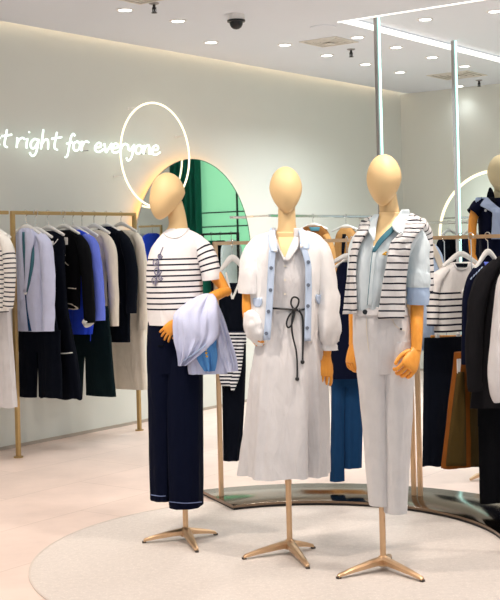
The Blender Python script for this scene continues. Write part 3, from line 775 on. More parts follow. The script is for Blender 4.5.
# navy top + jeans behind cardigan hand
fr = Frame(arc_pt(344), (.97, .24)); hanger(fr, 347, ZF, 256, .10, .04, 'white hanger of the navy sweater above the blue jeans', CGH)
r, s = garment(fr, 'sweater', 'navy sweater hanging above blue jeans, behind the striped sweater', 'sweater', CG_,
    [(262, 343, 356, 0, .03), (267, 338, 362, 0, .04), (285, 334.5, 366), (320, 332.5, 368), (352, 331, 366), (378, 330.5, 364)], 'f_navy', ry=.05, seed=28)
fr = Frame(arc_pt(344)+Vector((.015, .06)), (.97, .24)); hanger(fr, 352, ZF, 258, .10, .05, 'white hanger of the blue jeans', CGH)
rj, sj = legs(fr, 'jeans', 'blue denim jeans hanging between two mannequins', CG_, [(345, 331, 364), (372, 330.5, 364), (386, 330.5, 363)],
     [[(372, 330.5, 346), (400, 331, 344.5), (440, 331, 344), (481, 330.5, 344)], [(372, 344, 364), (400, 344.5, 363), (440, 344.8, 362), (468, 344.8, 361.5)]], 'f_denim', seed=29)
# curved rack, right half
def rframe(x, ax=None):
    p = arc_pt(x); a = (p-PC).normalized() if ax is None else Vector(ax); return Frame(p, a)
fr = rframe(428, (.95, .3)); hanger(fr, 428, ZF, 246, .06, .03, 'white hanger of the pale blue shirt behind rolled sleeve', CGH)
r, s = garment(fr, 'shirt', 'pale sky-blue shirt hanging right behind the rolled-sleeve mannequin', 'shirt', CG_,
    [(244, 421, 434, 0, .03), (250, 416, 439), (262, 413, 443), (290, 413, 441), (330, 414, 437), (350, 414, 434)], 'f_skyblue', ry=.04, seed=30)
patch(fr, s, [(244, 428, 434), (256, 434, 440), (266, 438, 443), (270, 440.5, 443)], .008).obj('shoulder_yoke', 'f_cream', r, sol=.006)
fr = rframe(461, (.9, .42)); hanger(fr, 461, ZF, 254, .12, .062, 'white hanger of the cropped striped tee on the curved rack', CGH)
r, s = garment(fr, 'striped_tee', 'cropped white tee with navy stripes on its lower half', 'top', CG_,
    [(262, 453, 470, 0, .025), (267, 445, 476, 0, .035), (275, 440, 481), (292, 436, 486), (331, 434.5, 486)], 'f_stripe_rack', ry=.04, seed=31, drape=.01)
sleeve(fr, [(446, 270, 0, .02, .035), (437, 279, -.01, .035, .04), (433, 292, -.015, .034, .04), (432.5, 326, -.02, .028, .034)], 'f_stripe_rack', r, seed=32)
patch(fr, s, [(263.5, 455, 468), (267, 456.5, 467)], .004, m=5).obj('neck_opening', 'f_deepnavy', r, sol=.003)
line_on(fr, s, [(453.5, 263), (457, 268.2), (462, 269.5), (467, 268), (470, 263)], .005).obj('neck_band', 'f_white', r)
fr = rframe(452, (.93, .36)); fr.O += Vector((-.03, .07))
root = froot('clip_hanger', fr, 'light wooden clip hanger holding the navy skirt', 'hanger', None)
a, b_ = fr.K(431, 336.5, 0), fr.K(462, 336.5, 0)
mb = MB(); mb.tube([a, b_], (.008), 10); mb.obj('bar', 'wood', root)
mb = MB(); mb.box(fr.K(437, 337, -.012), (.02, .024, .045)); mb.obj('clip', 'tag', root, smooth=False, bev=.003)
mb = MB(); mb.box(fr.K(458, 337, -.012), (.02, .024, .045)); mb.obj('clip', 'tag', root, smooth=False, bev=.003)
c = (a+b_)/2; mb = MB(); mb.tube([c, Vector((c.x, 0, ZF-.02))] + [Vector((c.x, .02*math.sin(t), ZF-.02*math.cos(t))) for t in (.5, 1.2, 2, 2.8, 3.6)], .003, 7); mb.obj('hook', 'chrome', root)
r, s = garment(fr, 'skirt', 'long navy skirt clipped below the cropped striped tee', 'skirt', CG_,
    [(337, 425, 463), (360, 424, 464), (420, 423, 464), (464, 422.5, 464)], 'f_deepnavy', ry=.04, seed=33, drape=.012, scallop=.004)
fr = rframe(488, (.8, .6)); fr.O += Vector((0.0, .0)); hanger(fr, 488, ZF, 252, .10, .085, 'white hanger of the navy dotted top, near the right edge', CGH)
r, s = garment(fr, 'navy_top', 'navy top with pale shoulder print between tee and blazer', 'top', CG_,
    [(262, 482, 495, 0, .025), (268, 474, 502, 0, .035), (280, 467, 506), (300, 463, 508), (340, 462, 508), (362, 462, 508)], 'f_navy', ry=.04, seed=34)
for i in range(5): line_on(fr, s, [(470.5+i*2.6, 279.5-i*2.6), (472+i*2.6, 277.3-i*2.6)], .0032, m=3).obj('print', 'f_paleblue', r)
patch(fr, s, [(262, 484, 492), (268, 486, 490)], .004, m=5).obj('neck_opening', 'f_periwinkle', r, sol=.003)
# pleated skirts
fr = rframe(470, (.85, .52)); fr.O += Vector((.02, -.02))
hanger(fr, 472, ZF, 285, .07, .04, 'white hanger of the rust pleated skirt', CGH)
r, s = garment(fr, 'pleated_skirt', 'rust and olive pleated skirt with white waist tag', 'skirt', CG_,
    [(352, 457, 474), (366, 455.5, 476), (400, 451, 478), (440, 446.5, 479), (466, 443.5, 480)], 'f_rust', ry=.05, seed=35, drape=.012, kf=5)
patch(fr, s, [(372, 457.2, 464), (410, 452.3, 465.5), (440, 448.5, 466), (466, 446, 466)], .008).obj('pleat', 'f_olive', r, sol=.006, label='olive pleat')
patch(fr, s, [(390, 470, 476), (420, 470, 478), (467, 471, 480)], .008).obj('pleat', 'f_olive', r, sol=.006, label='olive pleat')
mb = MB(); mb.box(s.proj(fr, 459, 366, .016), (.026, .004, .075)); mb.obj('price_tag', 'tag', r, smooth=False)
# charcoal blazer
fr = rframe(496, (.97, .2)); fr.O += Vector((0, -.10)); hanger(fr, 508, ZF, 260, .13, .05, 'white hanger of the charcoal blazer at the right edge', CGH)
r, s = garment(fr, 'blazer', 'charcoal black blazer hanging at the right edge of the photo', 'jacket', CG_,
    [(256, 499, 518, 0, .03), (262, 494, 526, 0, .045), (275, 486, 536), (300, 480, 541), (350, 477, 541), (390, 472, 543), (406, 470, 544)], 'f_charcoal', ry=.06, seed=36)
sleeve(fr, [(496, 264, -.01, .03, .045), (484, 280, -.03, .045, .052), (477, 306, -.045, .046, .052), (473.5, 350, -.055, .042, .048), (475.5, 391, -.06, .037, .042)], 'f_charcoal', r, seed=37)
patch(fr, s, [(258, 497, 504), (270, 499, 508), (300, 502, 512), (330, 508, 513)], .01).obj('lapel', 'f_charcoal', r, sol=.006)
fr = rframe(497, (.97, .2)); fr.O += Vector((.02, -.03))
hanger(fr, 507, ZF, 262, .12, .05, 'white hanger of the black trousers at the right edge', CGH)
legs(fr, 'trousers', 'black straight trousers hanging below the charcoal blazer', CG_, [(385, 478, 530), (405, 478, 532), (425, 478, 533)],
     [[(405, 478.5, 506), (440, 479, 502), (503, 480, 499.5)], [(405, 505, 533), (440, 508, 533), (505, 511, 532)]], 'f_black', seed=38)
fr = rframe(508, (.95, .1)); fr.O += Vector((.05, -.2)); hanger(fr, 522, ZF, 258, .10, .05, 'white hanger of the white blouse cut off at right edge', CGH)
r, s = garment(fr, 'blouse', 'white blouse sleeve cut off at the right edge before charcoal blazer', 'blouse', CG_,
    [(258, 512, 526, 0, .03), (265, 508, 534), (285, 506, 540), (330, 506, 541), (380, 506, 541)], 'f_white', ry=.05, seed=39)
sleeve(fr, [(507, 270, -.01, .025, .035), (503, 290, -.02, .036, .042), (500, 330, -.03, .04, .045), (496.5, 370, -.035, .045, .045), (496.5, 390, -.035, .036, .04), (498, 402, -.035, .022, .03)], 'f_white', r, seed=40)

# things shown in the round mirror only
def bframe(u, off=.35): return Frame(at_back(u, off).to_2d(), (WD.x*-1, WD.y*-1))
for k, (u, mt, lab) in enumerate(((3.65, 'f_cobalt', 'bright blue shirt seen hanging in the round mirror'), (3.85, 'f_stripe_left', 'striped knit seen hanging in the round mirror'), (4.05, 'f_navy', 'navy top seen hanging in the round mirror'), (4.25, 'f_paleblue', 'pale blue shirt seen hanging in the round mirror'), (4.45, 'f_white', 'white shirt seen hanging in the round mirror'))):
    p = at_back(u, .35); root = empty('shirt', (p.x, p.y, 0), math.atan2(WD.y, WD.x), lab, 'shirt', 'shirts seen in the mirror')
    mb = MB(); loft(mb, cr([(1.66, 0, .07, 0, .03), (1.62, 0, .17, 0, .04), (1.5, 0, .22, 0, .05), (1.2, 0, .22, 0, .05), (.95, 0, .22, 0, .05)], 18), 2.6, 36, .012, 2.2, .6, .003, k); mb.obj('body', mt, root, angle=80)
    mb = MB(); mb.tube([(0, 0, 1.64), (0, 0, 1.73), (0, .02, 1.765), (0, .0, 1.775), (0, -.02, 1.76)], .003, 6); mb.obj('hook', 'chrome', root)
# dark rack and clothes before the green window
q6, q7 = at_back(2.15, .5), at_back(2.7, .5)
rail_rack('clothes_rack', (q6, q7), 1.62, 'dark garment rack before the green window in the mirror', mat='darkmetal', group='racks in mirror')
for k, (u, mt, lab) in enumerate(((2.25, 'f_mint', 'pale shirt before the green window in the mirror'), (2.42, 'f_deepnavy', 'dark top before the green window in the mirror'), (2.56, 'f_curtain', 'green top before the green window in the mirror'))):
    p = at_back(u, .5); root = empty('top', (p.x, p.y, 0), math.atan2(WD.y, WD.x), lab, 'top', 'tops before the green window')
    mb = MB(); loft(mb, cr([(1.54, 0, .06, 0, .03), (1.50, 0, .15, 0, .035), (1.4, 0, .2, 0, .04), (1.1, 0, .2, 0, .04), (.9, 0, .2, 0, .04)], 18), 2.6, 36, .012, 2.2, .6, .003, k+9); mb.obj('body', mt, root, angle=80)
    mb = MB(); mb.tube([(0, 0, 1.52), (0, 0, 1.6), (0, .02, 1.635), (0, .0, 1.645), (0, -.02, 1.63)], .003, 6); mb.obj('hook', 'chrome', root)
# curtain
root = empty('curtain', at_back(3.0, .14), RB.ang, 'dark green floor-length curtain seen in the round mirror', 'curtain')
mb = MB(); rows = []
for i in range(20):
    z = 3.06*(1-i/19)+.02; row = []
    for j in range(90):
        u = .02 + .46*j/89; row.append(Vector((u, .045*math.sin(u*2*PI/.085 + .4*math.sin(z)) * (.8+.2*i/19), z)))
    rows.append(row)
mb.grid(rows, False); mb.obj('drape', 'f_curtain', root, sol=.004, angle=80)
mb = MB(); mb.tube([(-.05, 0, 3.1), (.6, 0, 3.1)], .014, 10); mb.obj('rod', 'darkmetal', root)

# ------------------------------------------------------------------ mannequins
def stand(fr, root, ztop, px_feet, hub_px, top_px):
    """legs end on floor points measured in the photo"""
    def loc(x, y):
        w = at_z(x, y, 0).to_2d() - fr.O; return Vector((w.dot(fr.a), w.dot(fr.n), 0))
    mb = MB(); mb.tube([(0, 0, .045), (0, 0, .34)], .0135, 14); mb.tube([(0, 0, .33), (0, 0, ztop)], .0112, 14); mb.tube([(0, 0, .325), (0, 0, .345)], .016, 14); mb.obj('pole', 'champagne', root)
    mb = MB(); mb.lathe([(.028, .022), (.028, .05), (.020, .062), (.015, .066)], n=20); mb.obj('hub', 'champagne', root)
    for x, y in px_feet:
        e = loc(x, y); d = e.normalized(); L = e.length; sd = Vector((-d.y, d.x, 0))
        mb = MB(); rows = []
        for t, zc, hh, ww in ((.05, .046, .016, .022), (.3, .041, .013, .020), (.7, .029, .010, .014), (.97, .018, .007, .010), (1.0, .014, .005, .008)):
            c = d*L*t + Vector((0, 0, zc)); rows.append([c+sd*ww-Vector((0, 0, hh)), c+sd*ww+Vector((0, 0, hh*.4)), c+sd*ww*.4+Vector((0, 0, hh)), c-sd*ww*.4+Vector((0, 0, hh)), c-sd*ww+Vector((0, 0, hh*.4)), c-sd*ww-Vector((0, 0, hh))])
        mb.grid(rows, True, None, True, True); o = mb.obj('foot_bar', 'champagne', root, angle=30)
        mb = MB(); mb.box(d*L*.985+Vector((0, 0, .006)), (.018, .016, .012), math.atan2(d.y, d.x)); mb.obj('glide', 'rubber', o, smooth=False)
def egg_head(fr, root, x0, x1, y0, y1, depth, yaw, chin_dx=0.0, yl=-.0, mat='skin', tilt=0.0, w_low=.26):
    """faceless egg head filling the pixel box; chin shifted by chin_dx (fraction of half-width)"""
    a, b_ = fr.K(x0, (y0+y1)/2, yl), fr.K(x1, (y0+y1)/2, yl); t, u = fr.K((x0+x1)/2, y0, yl), fr.K((x0+x1)/2, y1, yl)
    cx, cz, rx, rz = (a.x+b_.x)/2, (t.z+u.z)/2, (b_.x-a.x)/2, (t.z-u.z)/2
    mb = MB(); rows = []; nn = 40
    cy_, sy_ = math.cos(yaw), math.sin(yaw)
    for i in range(31):
        ph = PI*(i+.04)/(30.08); z = math.cos(ph); rr = math.sin(ph)
        low = max(0, -z+.1); kx = 1 - w_low*low**1.3; top = max(0, z)
        row = []
        for j in range(nn):
            th = 2*PI*j/nn; X = rr*kx*math.cos(th); Y = rr*(1-.18*low)*math.sin(th)
            Y = Y*depth - (.018*low)                         # slight forward jaw
            Xw = X*rx
            p = Vector((Xw*cy_ + Y*sy_*0, Y, z*rz))
            p = Vector((X*rx, Y, z*rz))
            # turn: shift the lower front towards the facing side
            p.x += chin_dx*rx*low
            p.x += .0
            row.append(Vector((cx+p.x, yl+p.y, cz+p.z)))
        rows.append(row)
    mb.grid(rows, True, None, True, True)
    return mb.obj('head', mat, root, angle=80)
def neck(fr, root, pts, mat='skin'):
    P, R = px_tube(fr, pts, 18); mb = MB(); mb.tube(P, R, 26, (1, 0, 0)); return mb.obj('neck', mat, root, angle=80)
def arm(fr, pts, root, name='arm', m=16, joints=()):
    P, R = px_tube(fr, pts, m); mb = MB(); mb.tube(P, R, 16)
    for x, y, d, r in joints: mb.ball(fr.K(x, y, d), r, 14)
    return mb.obj(name, 'wood', root, angle=60)
def hand(root, wrist, dirv, normal, thumb_side, L=.17, curl=.5, spread=.12, tcurl=.5):
    """palm with four jointed fingers and a thumb; normal points out of the back of the hand"""
    w = Vector(wrist); d = Vector(dirv).normalized(); nrm = Vector(normal); nrm = (nrm - d*nrm.dot(d)).normalized(); s_ = d.cross(nrm)*thumb_side
    k = L/.18; mb = MB(); rows = []
    pl = .085*k
    for t, wd, th in ((-.1, .024, .017), (.05, .026, .018), (.35, .036, .017), (.75, .041, .015), (1.0, .039, .012), (1.06, .033, .008)):
        c = w + d*pl*t
        rows.append([c + s_*wd*k*math.cos(a)*1.0 + nrm*th*k*math.sin(a) for a in [2*PI*j/16 for j in range(16)]])
    mb.grid(rows, True, None, True, True)
    for i, (off, ln) in enumerate(((.030, .070), (.010, .080), (-.010, .074), (-.029, .058))):
        p = w + d*pl*.93 + s_*off*k; ang = .15; P = [p]; R = [.0088*k]
        dd = (d + s_*spread*(off/.03)).normalized()
        for q, fr_ in enumerate((.42, .32, .26)):
            ang += curl*(1.0 if q else .75)
            p = p + (dd*math.cos(ang) - nrm*math.sin(ang))*ln*k*fr_; P.append(p); R.append((.0086, .0078, .0062)[q]*k)
        Q = vcr(P, 13); RR_ = [v[0] for v in cr([(r,) for r in R], 13)]
        RR_[-1] *= .6; mb.tube(Q, RR_, 9)
    p = w + d*pl*.18 + s_*.026*k; P = [p]; R = [.0115*k]; ang = tcurl
    for ln, a in ((.038, .55), (.030, .25), (.024, -.1)):
        p = p + (d*math.cos(a) + s_*math.sin(a) - nrm*tcurl*.5).normalized()*ln*k; P.append(p); R.append(.0095*k if ln > .03 else .0078*k)
    Q = vcr(P, 12); RR_ = [v[0] for v in cr([(r,) for r in R], 12)]; RR_[-1] *= .6; mb.tube(Q, RR_, 10)
    return mb.obj('hand', 'wood', root, angle=70)
def shirt_body(fr, root, rows, mat, name, exp=2.3, drape=.006, seed=0, m=32, n=56, crease=.004, grow=.7, kf=2.2, scallop=0, top=True):
    keys = rows_to_keys(fr, rows, .11, 0, m); mb = MB(); loft(mb, keys, exp, n, drape, kf, grow, crease, seed, scallop=scallop, top=top)
    o = mb.obj(name, mat, root, angle=80); return o, Surf(keys, exp)
MG = 'dressed mannequins on tripod stands'

# ============ mannequin 1: striped tee, navy trousers, jacket over the arm
g = at_z(186, 540, 0); fr = Frame((g.x, g.y), (1, 0)); F1 = fr
m1 = froot('mannequin', fr, 'mannequin in striped tee and navy trousers, jacket over its arm', 'mannequin', MG)
stand(fr, m1, .55, ((143.5, 543.5), (216, 535.5), (197, 553)), None, None)
egg_head(fr, m1, 150, 185.3, 172.5, 219.5, .098, 0, -.42, -.03, w_low=.30)
neck(fr, m1, [(174, 203, -.005, .042, .046), (176.5, 214, 0, .044, .048), (178, 225, .005, .047, .050), (177, 234, .005, .062, .055), (176, 244, .0, .10, .07), (175, 256, 0, .11, .09)])
tee, S1 = shirt_body(fr, m1, [(228.5, 168, 188, .005, .05), (233, 162.5, 194, .005, .065), (238, 158, 200, 0, .08), (246, 152, 204, 0, .10), (256, 148.5, 203, 0, .11), (270, 146.5, 202.5, 0, .12), (290, 146.3, 203, 0, .12), (310, 147, 203.3, 0, .122), (324, 148, 203, 0, .126)], 'f_stripe_tee', 'striped_tee', seed=1, drape=.008)
sleeve(fr, [(184, 234.5, .0, .03, .045), (192, 239.5, .0, .040, .06), (200.5, 247.5, -.01, .049, .066), (207, 259.5, -.02, .053, .07), (211, 273, -.025, .050, .068), (212, 279.5, -.025, .050, .068)], 'f_stripe_sleeve', m1, name='tee_sleeve', wr=.006, seed=5)
sleeve(fr, [(165, 243, .04, .03, .05), (160, 254, .07, .04, .05), (157, 268, .08, .04, .05), (156, 280, .08, .04, .05)], 'f_stripe_sleeve', m1, name='tee_sleeve', wr=.004, seed=6)
# neck band and sketched print
P = [S1.proj(fr, x, y, .004) for x, y in cr([(163.5, 232.5), (167, 236), (174, 238), (182, 235.5), (188.5, 228.5)], 20)]
mb = MB(); mb.tube(P, .0035, 8); mb.obj('neck_band', 'f_white', tee)
random.seed(3)
mb = MB()
for (cx, cy, r0) in ((155.5, 262, 3.4), (157.5, 271, 4.2), (154.5, 280, 3.6), (160, 256, 2.6), (160.5, 278, 2.4)):
    pts = [(cx+r0*math.cos(a*1.7)*(1-.1*i), cy+r0*1.2*math.sin(a*1.7)*(1-.1*i)) for i, a in enumerate([k*.7 for k in range(8)])]
    mb.tube([S1.proj(fr, x, y, .005) for x, y in cr(pts, 30)], .0026, 5)
mb.tube([S1.proj(fr, x, y, .005) for x, y in cr([(163, 247), (159, 258), (158, 270), (155, 286)], 20)], .0024, 5)
mb.obj('print', 'f_greyprint', tee)
# trousers
hip, SH = shirt_body(fr, m1, [(318, 148.5, 201, 0, .105), (330, 147.3, 202, 0, .11), (350, 146.8, 202.5, 0, .11), (372, 147, 202.5, 0, .105)], 'f_trouser_navy', 'navy_trousers', seed=9, drape=.004, m=14)
for k, rows in enumerate(([(335, 147.2, 178, .01, .10), (360, 147, 178, .01, .105), (400, 147.6, 175, .015, .105), (450, 148.8, 173.5, .02, .10), (498, 150.2, 172.5, .02, .10)], [(335, 166, 202.5, -.01, .105), (360, 165, 202.8, -.015, .11), (400, 165.5, 202.5, -.02, .105), (450, 167, 202.3, -.025, .105), (505, 168.8, 202.3, -.03, .105)])):
    keys = rows_to_keys(fr, rows, .1, 0, 30); mb = MB(); loft(mb, keys, 2.3, 48, .014, 1.7, .3, .003, 11+k*5); lg = mb.obj('trouser_leg', 'f_trouser_navy', hip, angle=80)
    SL = Surf(keys, 2.3); y1 = rows[-1][0]
    line_on(fr, SL, [(rows[-1][1]+.7, y1-3.2), ((rows[-1][1]+rows[-1][2])/2, y1-1.8), (rows[-1][2]-.7, y1-3.0)], .0022, .010).obj('hem_stitch', 'f_jeanstitch', hip)
patch(fr, SH, [(345, 158, 164), (347, 157.5, 163)], .004, m=4).obj('pocket_edge', 'f_deepnavy', hip, sol=.003)
# arm: upper arm, elbow, forearm and hand on the hip
arm(fr, [(207, 262, -.02, .032, .032), (216, 276, -.03, .033, .033), (223, 286, -.045, .026, .026), (226.5, 291.5, -.055, .022, .022)], m1, joints=((226.8, 291.5, -.06, .024),))
arm(fr, [(227.5, 291, -.065, .020, .020), (219, 294, -.085, .027, .026), (205, 302, -.12, .027, .026), (190, 312, -.15, .023, .022), (177, 320, -.165, .018, .017)], m1)
hand(m1, fr.K(175.5, 322, -.165), Vector((-.050, .012, -.055)), Vector((-.15, -1, .1)), -1, .138, .26, .22)
# jacket over forearm (a thing of its own)
jk = froot('draped_jacket', fr, 'pale lavender jacket with blue lining draped over mannequin forearm', 'jacket')
def drape_piece(rows, mat, name, yc, ry, seed, dr=.012, parent=jk, n=56, exp=2.2, crease=.013):
    rr = [(r[0], r[1], r[2], (r[3] if len(r) > 3 else yc), (r[4] if len(r) > 4 else ry)) for r in rows]
    keys = rows_to_keys(fr, rr, ry, yc, 24); mb = MB(); loft(mb, keys, exp, n, dr, 3.0, .3, crease, seed); o = mb.obj(name, mat, parent, angle=80); return o, Surf(keys, exp)
bk_, SBK = drape_piece([(318, 186, 216, -.13, .025), (335, 188, 221), (355, 188.5, 225), (366, 189, 226.5), (374, 190, 227.5)], 'f_lavender', 'back_panel', -.145, .024, 3)
ln_, SLN = drape_piece([(330, 196, 217), (345, 195, 216), (358, 196.5, 217), (371, 205, 214)], 'f_denimblue', 'lining', -.17, .02, 5, .01)
main, SMN = drape_piece([(293.5, 204, 212, -.11, .02), (298, 195, 215, -.125, .045), (305, 185, 217, -.145, .055), (313, 176.5, 218, -.165, .058), (325, 174.3, 219, -.175, .055), (335, 175.5, 218, -.18, .05), (345, 177.5, 210, -.185, .042), (356, 179.5, 197, -.185, .034), (365.5, 180.5, 184.5, -.18, .02)], 'f_lavender', 'front_panel', -.17, .05, 8, .03)
slv, _ = drape_piece([(302, 208, 217, -.085, .03), (315, 212, 222, -.09, .04), (332, 215.5, 228), (350, 219, 232.5), (362, 222.5, 236), (371, 227, 236.5)], 'f_lavender', 'jacket_sleeve', -.13, .036, 12, .022)
for k in range(4):
    mb = MB(); mb.ball(SLN.proj(fr, 205.2+k*.55, 346.5+k*3.3, .004), (.006, .004, .006), 10); mb.obj('button', 'gold', jk)
line_on(fr, SMN, [(181, 362.5), (186, 359), (194, 354), (206, 344.5)], .003, .004).obj('seam', 'f_paleblue', jk)

# ============ mannequin 2: white dress with cord belt, open white cardigan
g = at_z(290, 553, 0); fr = Frame((g.x, g.y), (1, 0))
m2 = froot('mannequin', fr, 'mannequin in long white dress, black cord bow and open cardigan', 'mannequin', MG)
stand(fr, m2, .55, ((243.5, 560), (313.5, 549), (308, 569.5)), None, None)
egg_head(fr, m2, 269.3, 302.3, 166.5, 213.5, .095, 0, .02, -.02, w_low=.29)
neck(fr, m2, [(286.5, 203, .0, .040, .042), (286.8, 215, .005, .041, .043), (287, 228, .01, .045, .046), (287, 238, .01, .062, .055), (286, 250, .0, .085, .085), (285, 262, 0, .09, .09)])
dr, S2 = shirt_body(fr, m2, [(238, 270, 304, .01, .06), (244, 263, 311, .0, .085), (256, 259, 316, 0, .105), (275, 259, 318, 0, .116), (296, 262, 316, 0, .108), (308, 262.5, 315.5, 0, .106), (325, 259, 319, 0, .110), (345, 255, 322.5, 0, .115), (380, 249, 326.5, 0, .125), (420, 245.5, 328.5, 0, .13), (452, 242.5, 329.5, 0, .134), (474, 240.8, 330, 0, .138)], 'f_white', 'white_dress', seed=21, drape=.050, grow=1.25, kf=3.6, m=46, n=72, scallop=.004)
patch(fr, S2, [(232, 277, 297), (240, 276.5, 296), (248, 279, 291), (257.5, 283.6, 285.4)], .013).obj('chest', 'skin', m2, sol=.004)
line_on(fr, S2, [(273, 228), (275.5, 238), (279, 249), (284.5, 260)], .0055, .016).obj('dress_collar', 'f_white', dr)
patch(fr, S2, [(228, 294, 301), (238, 293.5, 301.5), (248, 289, 298), (261, 283.5, 289)], .019).obj('dress_collar', 'f_white', dr, sol=.006)
for y in (266, 280, 294):
    mb = MB(); mb.disc(S2.proj(fr, 285, y, .005), (0, 1, 0), .005, .004, 10); mb.obj('button', 'f_cream', dr)
# cord belt and bow
belt = line_on(fr, S2, [(263, 308.5), (274, 308.4), (285, 309), (294, 309.8), (304, 309.3), (315, 308)], .0052, .006).obj('cord_belt', 'black', dr)
for pts in ([(294, 309.5), (291, 304), (292, 298.5), (295.2, 297), (298.6, 299.5), (298, 305), (295, 309.5)], [(294, 310), (289, 316), (286.5, 323), (288, 327.5), (291.5, 325), (294, 316), (294.5, 310)], [(294, 310), (291.8, 322), (292.5, 335), (296, 350), (297.2, 364), (297.2, 378)], [(294.5, 310), (299, 311), (302.3, 317), (303, 330), (303, 345), (302.6, 361)]):
    line_on(fr, S2, pts, .0044, .012, 28, 7).obj('cord', 'black', belt)
mb = MB(); mb.ball(S2.proj(fr, 294.3, 309.8, .014), (.012, .010, .010), 12); mb.obj('knot', 'black', belt)
for x, y in ((297.2, 379), (302.6, 362)):
    mb = MB(); mb.ball(S2.proj(fr, x, y, .014), .010, 12); mb.obj('cord_end', 'black', belt)
# cardigan: open front shell
crow = [(230, 272, 301, .01, .06), (235, 262, 312, .01, .085), (241, 253, 321, .005, .106), (252, 250, 325, 0, .122), (270, 248.5, 325, 0, .126), (295, 249, 322, 0, .124), (315, 250, 320, 0, .124), (330, 252, 319, 0, .126), (341, 258, 318, 0, .126)]
keys = rows_to_keys(fr, crow, .13, 0, 30); SC2 = Surf(keys, 2.3)
opl = [(230, 275), (240, 274), (252, 272.5), (280, 271), (310, 269.5), (341, 267)]
opr = [(230, 298), (240, 300), (250, 304), (265, 307.5), (290, 308), (310, 307.5), (341, 307)]
def interp(tab, y):
    if y <= tab[0][0]: return tab[0][1]
    for a, b_ in zip(tab, tab[1:]):
        if y <= b_[0]: return a[1]+(b_[1]-a[1])*(y-a[0])/(b_[0]-a[0])
    return tab[-1][1]
def gap2(i, z, cx, rx):
    y = 230 + (341-230)*i/29
    # photo row of this ring
    h0 = keys[0][0]; h1 = keys[-1][0]; y = 230 + (h0-z)/(h0-h1)*111
    out = []
    for tab in (opl, opr):
        yl = SC2.front(cx, z); u = fr.K(interp(tab, y), y, yl).x
        q = max(-.97, min(.97, (u-cx)/rx)); c = math.copysign(abs(q)**(2.3/2), q); out.append(-math.acos(c))
    return out[0], out[1]
mb = MB(); loft(mb, keys, 2.3, 64, .010, 2.4, .4, .005, 31, hem=False, gap=gap2, top=False)
cg = mb.obj('cardigan', 'f_cardiwhite', m2, sol=.008, angle=80)
def interp_rows(tab, y0, y1, wl, wr, k=10): return [(y0+(y1-y0)*i/k, interp(tab, y0+(y1-y0)*i/k)-wl, interp(tab, y0+(y1-y0)*i/k)+wr) for i in range(k+1)]
patch(fr, SC2, interp_rows(opl, 250, 340, 3.6, 3.0), .012, nu=5, m=24).obj('placket', 'f_cartrim', cg, sol=.006, label='pale blue front band')
patch(fr, SC2, interp_rows(opr, 246, 341, 2.4, 3.6), .012, nu=5, m=24).obj('placket', 'f_cartrim', cg, sol=.006, label='pale blue front band')
patch(fr, SC2, [(228, 270.5, 275), (236, 268.5, 275.5), (245, 269, 277), (252, 271, 278)], .014, nu=5).obj('collar', 'f_cartrim', cg, sol=.008, label='pale blue collar band')
patch(fr, SC2, [(228, 297.5, 302), (236, 300, 307), (243, 300, 309.5), (249, 300, 309)], .014, nu=5).obj('collar', 'f_cartrim', cg, sol=.008, label='pale blue collar band')
for x, y in ((271.2, 268), (270.5, 290), (268.5, 311.5), (266.3, 333.5), (308.3, 262), (308.3, 285), (308, 306), (307.2, 328)):
    mb = MB(); mb.disc(SC2.proj(fr, x, y, .017), (0, 1, 0), .0085, .006, 14); mb.obj('button', 'greybtn', cg)
for x, y in ((275.5, 250.5), (301.5, 246)):
    mb = MB(); mb.ball(SC2.proj(fr, x, y, .020), .009, 12); mb.obj('button', 'tag', cg)
patch(fr, SC2, [(298, 253.5, 261.5), (303, 253, 261.8), (307, 255.5, 260)], .010, m=6).obj('pocket_flap', 'f_cartrim', cg, sol=.006)
patch(fr, SC2, [(294.5, 316.5, 320), (299, 316, 321.5), (304, 318.5, 322)], .014, m=6).obj('pocket_flap', 'f_cartrim', cg, sol=.006)
sleeve(fr, [(270, 238, .01, .035, .05), (261, 244, .01, .045, .07), (254, 253, .0, .050, .085), (250, 266, -.01, .049, .09), (248.6, 280, -.02, .046, .09), (248.5, 293, -.02, .046, .085)], 'f_cardiwhite', cg, wr=.008, seed=33)
sleeve(fr, [(304, 237, .01, .035, .05), (313, 242.5, .01, .045, .07), (320, 252, .0, .050, .08), (324.5, 269, -.005, .050, .08), (327, 290, -.01, .052, .08), (328.5, 312, -.02, .054, .082), (329.5, 330, -.025, .050, .078), (329.5, 340, -.03, .044, .06), (329.5, 344, -.03, .036, .046), (329.5, 350, -.03, .040, .046)], 'f_cardiwhite', cg, wr=.012, seed=37, m=26)
# puffed cardigan hem at the left hip
sleeve(fr, [(251, 312, -.05, .03, .05), (253, 320, -.06, .045, .06), (256, 330, -.065, .05, .06), (259.5, 339, -.06, .035, .045), (262, 344, -.055, .02, .03)], 'f_cardiwhite', cg, wr=.012, seed=44, name='puffed_hem')
arm(fr, [(248.5, 278, -.02, .03, .03), (248.3, 295, -.03, .029, .029), (247.6, 310, -.045, .026, .026), (248.5, 324, -.06, .021, .021)], m2)
hand(m2, fr.K(249, 326, -.06), Vector((.03, -.02, -.08)), Vector((-1, -.3, 0)), 1, .15, .4)
arm(fr, [(328.5, 330, -.02, .027, .027), (327.5, 345, -.025, .023, .023), (326.5, 357, -.03, .019, .019)], m2)
hand(m2, fr.K(326.3, 358, -.03), Vector((-.008, -.02, -.09)), Vector((.35, -.93, 0)), 1, .175, .24, .26)

